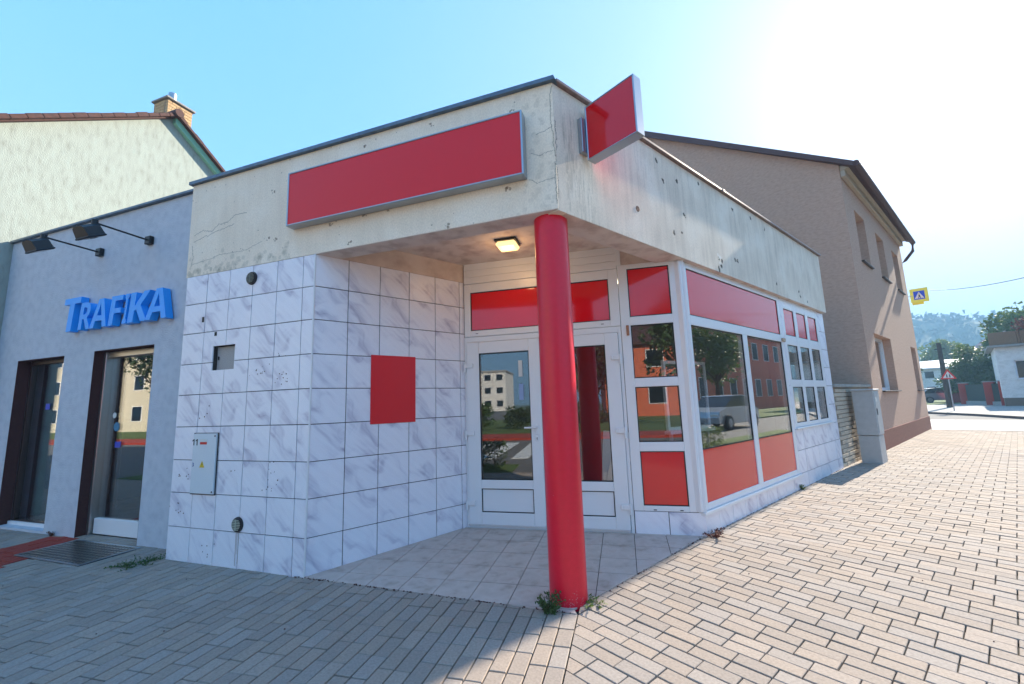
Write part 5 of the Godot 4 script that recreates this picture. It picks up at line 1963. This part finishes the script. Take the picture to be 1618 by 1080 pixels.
func hedge(label: String, f: Transform3D, l: float, w: float, h: float, m: Material, sd: int) -> void:
	var t := thing("hedge", label, "hedge", f.origin)
	var b := MB.new()
	var g := RandomNumberGenerator.new()
	g.seed = sd
	for k in int(l * w * h * 2600):
		var p := V(g.randf_range(0, l), g.randf_range(0.03, h), g.randf_range(0, w))
		if g.randf() < 0.7:
			if g.randf() < 0.5:
				p.y = h * g.randf_range(0.85, 1.06)
			else:
				p.z = w * (0.0 if g.randf() < 0.6 else 1.0) + g.randf_range(-0.06, 0.06)
		var d := V(g.randfn(), g.randfn() + 0.5, g.randfn()).normalized()
		b.leaf(p, d, d.cross(V(g.randfn(), g.randfn(), g.randfn())).normalized(), 0.06, 0.035)
	part("foliage", b, m, t, f)
	b = MB.new()
	var x := 0.2
	while x < l:
		b.tube([V(x, -0.1, w / 2), V(x + 0.03, h * 0.8, w / 2)], [0.018, 0.008], 5)
		x += 0.35
	part("stem", b, M.bark, t, f)


func build_opposite() -> void:
	# kerbs and planting strips beyond the pavements
	var kb := MB.new()
	kb.box(V(-4.2, -0.15, 2.952), V(17.4, 0.02, 3.05), 0.01)
	structure("kerb", kb, M.concrete, "pale kerb edging the side pavement along the hedge", RF)
	var lw := MB.new()
	lw.box(V(-1.0, -0.15, 3.05), V(17.4, 0.0, 4.3))
	structure("lawn", lw, M.lawn, "narrow lawn strip carrying the hedge beside the side street", RF)
	hedge("clipped yellow green hedge along the kerb opposite the shop window", RF * Transform3D(Basis(), V(1.0, 0.0, 3.2)), 9.0, 0.6, 0.55, M.leafs[3], 91)
	lw = MB.new()
	lw.box(V(-9.0, -0.15, 2.62), V(0.6, 0.0, 3.8))
	structure("lawn", lw, M.lawn, "planting strip between the front pavement and the road", FF)
	hedge("loose dark green hedge in the planting strip opposite the doors", FF * Transform3D(Basis(), V(-4.6, 0.0, 2.75)), 5.0, 0.7, 0.55, M.leafs[0], 92)
	# red pavement and lawn across the front road
	var rp := MB.new()
	rp.box(V(-80, -0.15, 10.5), V(30, 0.06, 13.0))
	structure("red_pavement", rp, M.red_paver, "red block pavement on the far side of the front road", FF)
	lw = MB.new()
	lw.box(V(-80, -0.15, 13.0), V(30, 0.05, 30.0))
	structure("lawn", lw, M.lawn, "wide lawn before the buildings opposite the shop front", FF)
	lw = MB.new()
	lw.box(V(10, -0.15, 8.5), V(60, 0.05, 15.0))
	structure("lawn", lw, M.lawn, "green verge before the orange house opposite the window", RF)
	var zb := MB.new()
	for k in 6:
		zb.box(V(-3.4 + k * 0.9, -0.05, 5.0), V(-2.95 + k * 0.9, -0.022, 9.5))
	structure("road_markings", zb, M.paint, "white zebra crossing bars on the road before the shop", FF)
	car("passing_car", "silver saloon car on the street opposite the shop window", RF * V(18.0, -0.03, 6.8), AR + 180.0, mat(Color(0.72, 0.73, 0.74), 0.25, 0.5))
	# buildings
	house("orange_house", "orange rendered house with dark windows opposite the shop window", fr(RF * V(38, 0, 15), AR + 180), 36, 7.5, 9, 2.6, M.orange, M.rooftile, 12, 2)
	house("cream_block", "long cream apartment block opposite the kiosk front", fr(FF * V(-43, 0, 21), AF + 180), 64, 11, 11, 0.0, M.cream, M.orange, 20, 4, "apartments")
	house("white_block", "white flat roofed block on the rise opposite the shop doors", fr(FF * V(-21, 0, 80), AF + 180), 15, 8, 10, 0.0, M.whitewall, M.concrete, 6, 3, "apartments")
	house("brick_red_house", "red orange house among trees opposite the entrance side light", fr(FF * V(9.5, 0, 30), AF + 180), 11, 6, 9, 2.8, M.orange, M.rooftile, 4, 2)
	for q in [[FF * V(7.5, 0, 17), 3.0, 2.6, 0, "round green tree on the lawn opposite the shop entrance"], [FF * V(-31, 0, 16.5), 3.4, 3.0, 2, "dark green tree before the cream apartment block"], [RF * V(24, 0, 9.5), 2.6, 2.2, 1, "light green tree beside the orange house"], [FF * V(3.0, 0, 22), 2.2, 2.4, 2, "broad dark tree before the red orange house"]]:
		tree("street_tree", q[4], q[0], q[1], V(q[2], q[2] * 0.95, q[2]), 3500, 0.28, M.leafs[q[3]], 120 + q[3] * 7 + int(q[1] * 10), "trees across the street")
	for k in 7:
		var p := FF * V(-9.0 + k * 1.9, 0.05, 15.5 + (k % 3) * 1.2)
		var s := thing("garden_bush", "low dark bush on the lawn opposite the shop doors", "bush", p, "bushes on the opposite lawn")
		part("foliage", foliage(p + V(0, 0.7, 0), V(1.0, 0.75, 1.0), 1200, 0.16, 140 + k, 14), M.leafs[0] if k % 2 else M.leafs[2], s)
	# crossing sign mirrored in the left door
	var sp := FF * V(-1.75, 0, 4.05)
	var s := thing("street_sign", "blue pedestrian crossing sign on a red and white banded post by the front road", "sign", sp)
	for k in 8:
		var b := MB.new()
		b.tube([sp + V(0, -0.03 + k * 0.3, 0), sp + V(0, 0.27 + k * 0.3, 0)], [0.035], 12)
		part("post_band", b, M.signred if k % 2 else M.paint, s)
	var sf := fr(sp + V(0, 2.62, 0) - NF * 0.04, AF + 180)
	bx("board", V(-0.25, -0.25, -0.01), V(0.25, 0.25, 0.01), 0.01, M.signblue, s, sf)
	walker_sign(s, sf, 0.011, 0.2)


func weed(label: String, at: Vector3, n: int, l: float, spread: float, m: Material, sd: int, up := 0.8) -> void:
	var t := thing("weed", label, "weed", at)
	var g := RandomNumberGenerator.new()
	g.seed = sd
	var stems := MB.new()
	var leaves := MB.new()
	for k in n:
		var w := g.randf() * TAU
		var base := at + V(cos(w), 0, sin(w)) * g.randf() * spread * 0.4
		base.y = gy(base) - 0.004
		var tip := base + V(cos(w) * spread * g.randf_range(0.3, 1.0), l * g.randf_range(0.4, 1.0) * up, sin(w) * spread * g.randf_range(0.3, 1.0))
		stems.tube([base, base.lerp(tip, 0.5) + V(0, l * 0.12, 0), tip], [0.0022, 0.0016, 0.001], 4, false)
		for j in 9:
			var p := base.lerp(tip, (j + 1) / 9.0) + V(0, l * 0.1, 0) * (1 - absf((j - 4) / 5.0))
			var d := V(g.randfn(), g.randfn() * 0.5 + 0.3, g.randfn()).normalized()
			leaves.leaf(p, d, d.cross(V(g.randfn(), g.randfn(), g.randfn())).normalized(), g.randf_range(0.014, 0.030), g.randf_range(0.008, 0.016))
	part("stems", stems, m, t)
	part("leaves", leaves, m, t)


func build_weeds() -> void:
	var gm: Material = M.leafs[0]
	weed("bushy green weed growing at the foot of the red pillar", FF * V(2.16, 0, 0.03), 40, 0.12, 0.085, gm, 1, 1.0)
	weed("small pale weed on the paving edge right of the red pillar", RF * V(0.16, 0, -0.02), 12, 0.05, 0.09, M.leafs[1], 2)
	weed("dry reddish weed at the corner of the tiled plinth", RF * V(1.96, 0, 0.0), 22, 0.09, 0.12, mat(Color(0.42, 0.22, 0.17), 0.9), 3)
	weed("flat green weed spreading before the left end of the tile wall", FF * V(-1.88, 0, 0.16), 34, 0.05, 0.20, gm, 4, 0.7)
	weed("tiny green weed at the foot of the side wall tiles", RF * V(4.75, 0, -0.03), 16, 0.10, 0.07, gm, 5)
	weed("dry tuft by the pier between the kiosk door and window", FF * V(-4.1, 0, -0.18), 12, 0.08, 0.05, mat(Color(0.40, 0.25, 0.17), 0.9), 6)
	# crumbs of moss and earth along the floor edges
	var b := MB.new()
	var g := RandomNumberGenerator.new()
	g.seed = 77
	for k in 260:
		var p := FF * V(g.randf_range(-0.1, 2.3), 0, 0.004 + g.randfn(0, 0.006)) if k < 120 else RF * V(g.randf_range(0.2, 7.0), 0, -0.058 + g.randfn(0, 0.008))
		p.y = gy(p) + 0.002
		b.ellipsoid(p, V(g.randf_range(0.003, 0.010), g.randf_range(0.002, 0.005), g.randf_range(0.003, 0.010)), 6, 4)
	for k in 40:
		var p := FF * V(g.randf_range(-6, 2.3), 0, g.randf_range(0.1, 1.6)) if k < 22 else RF * V(g.randf_range(0, 6.0), 0, g.randf_range(0.1, 1.9))
		p.y = gy(p) + 0.003
		b.ellipsoid(p, V(g.randf_range(0.003, 0.008), 0.003, g.randf_range(0.003, 0.008)), 6, 4)
	var o := part("earth_crumbs", b, M.reveal, self)
	o.set_meta("kind", "stuff")
	o.set_meta("label", "dark crumbs of earth and moss along the paving joints")
	o.set_meta("category", "crumbs")
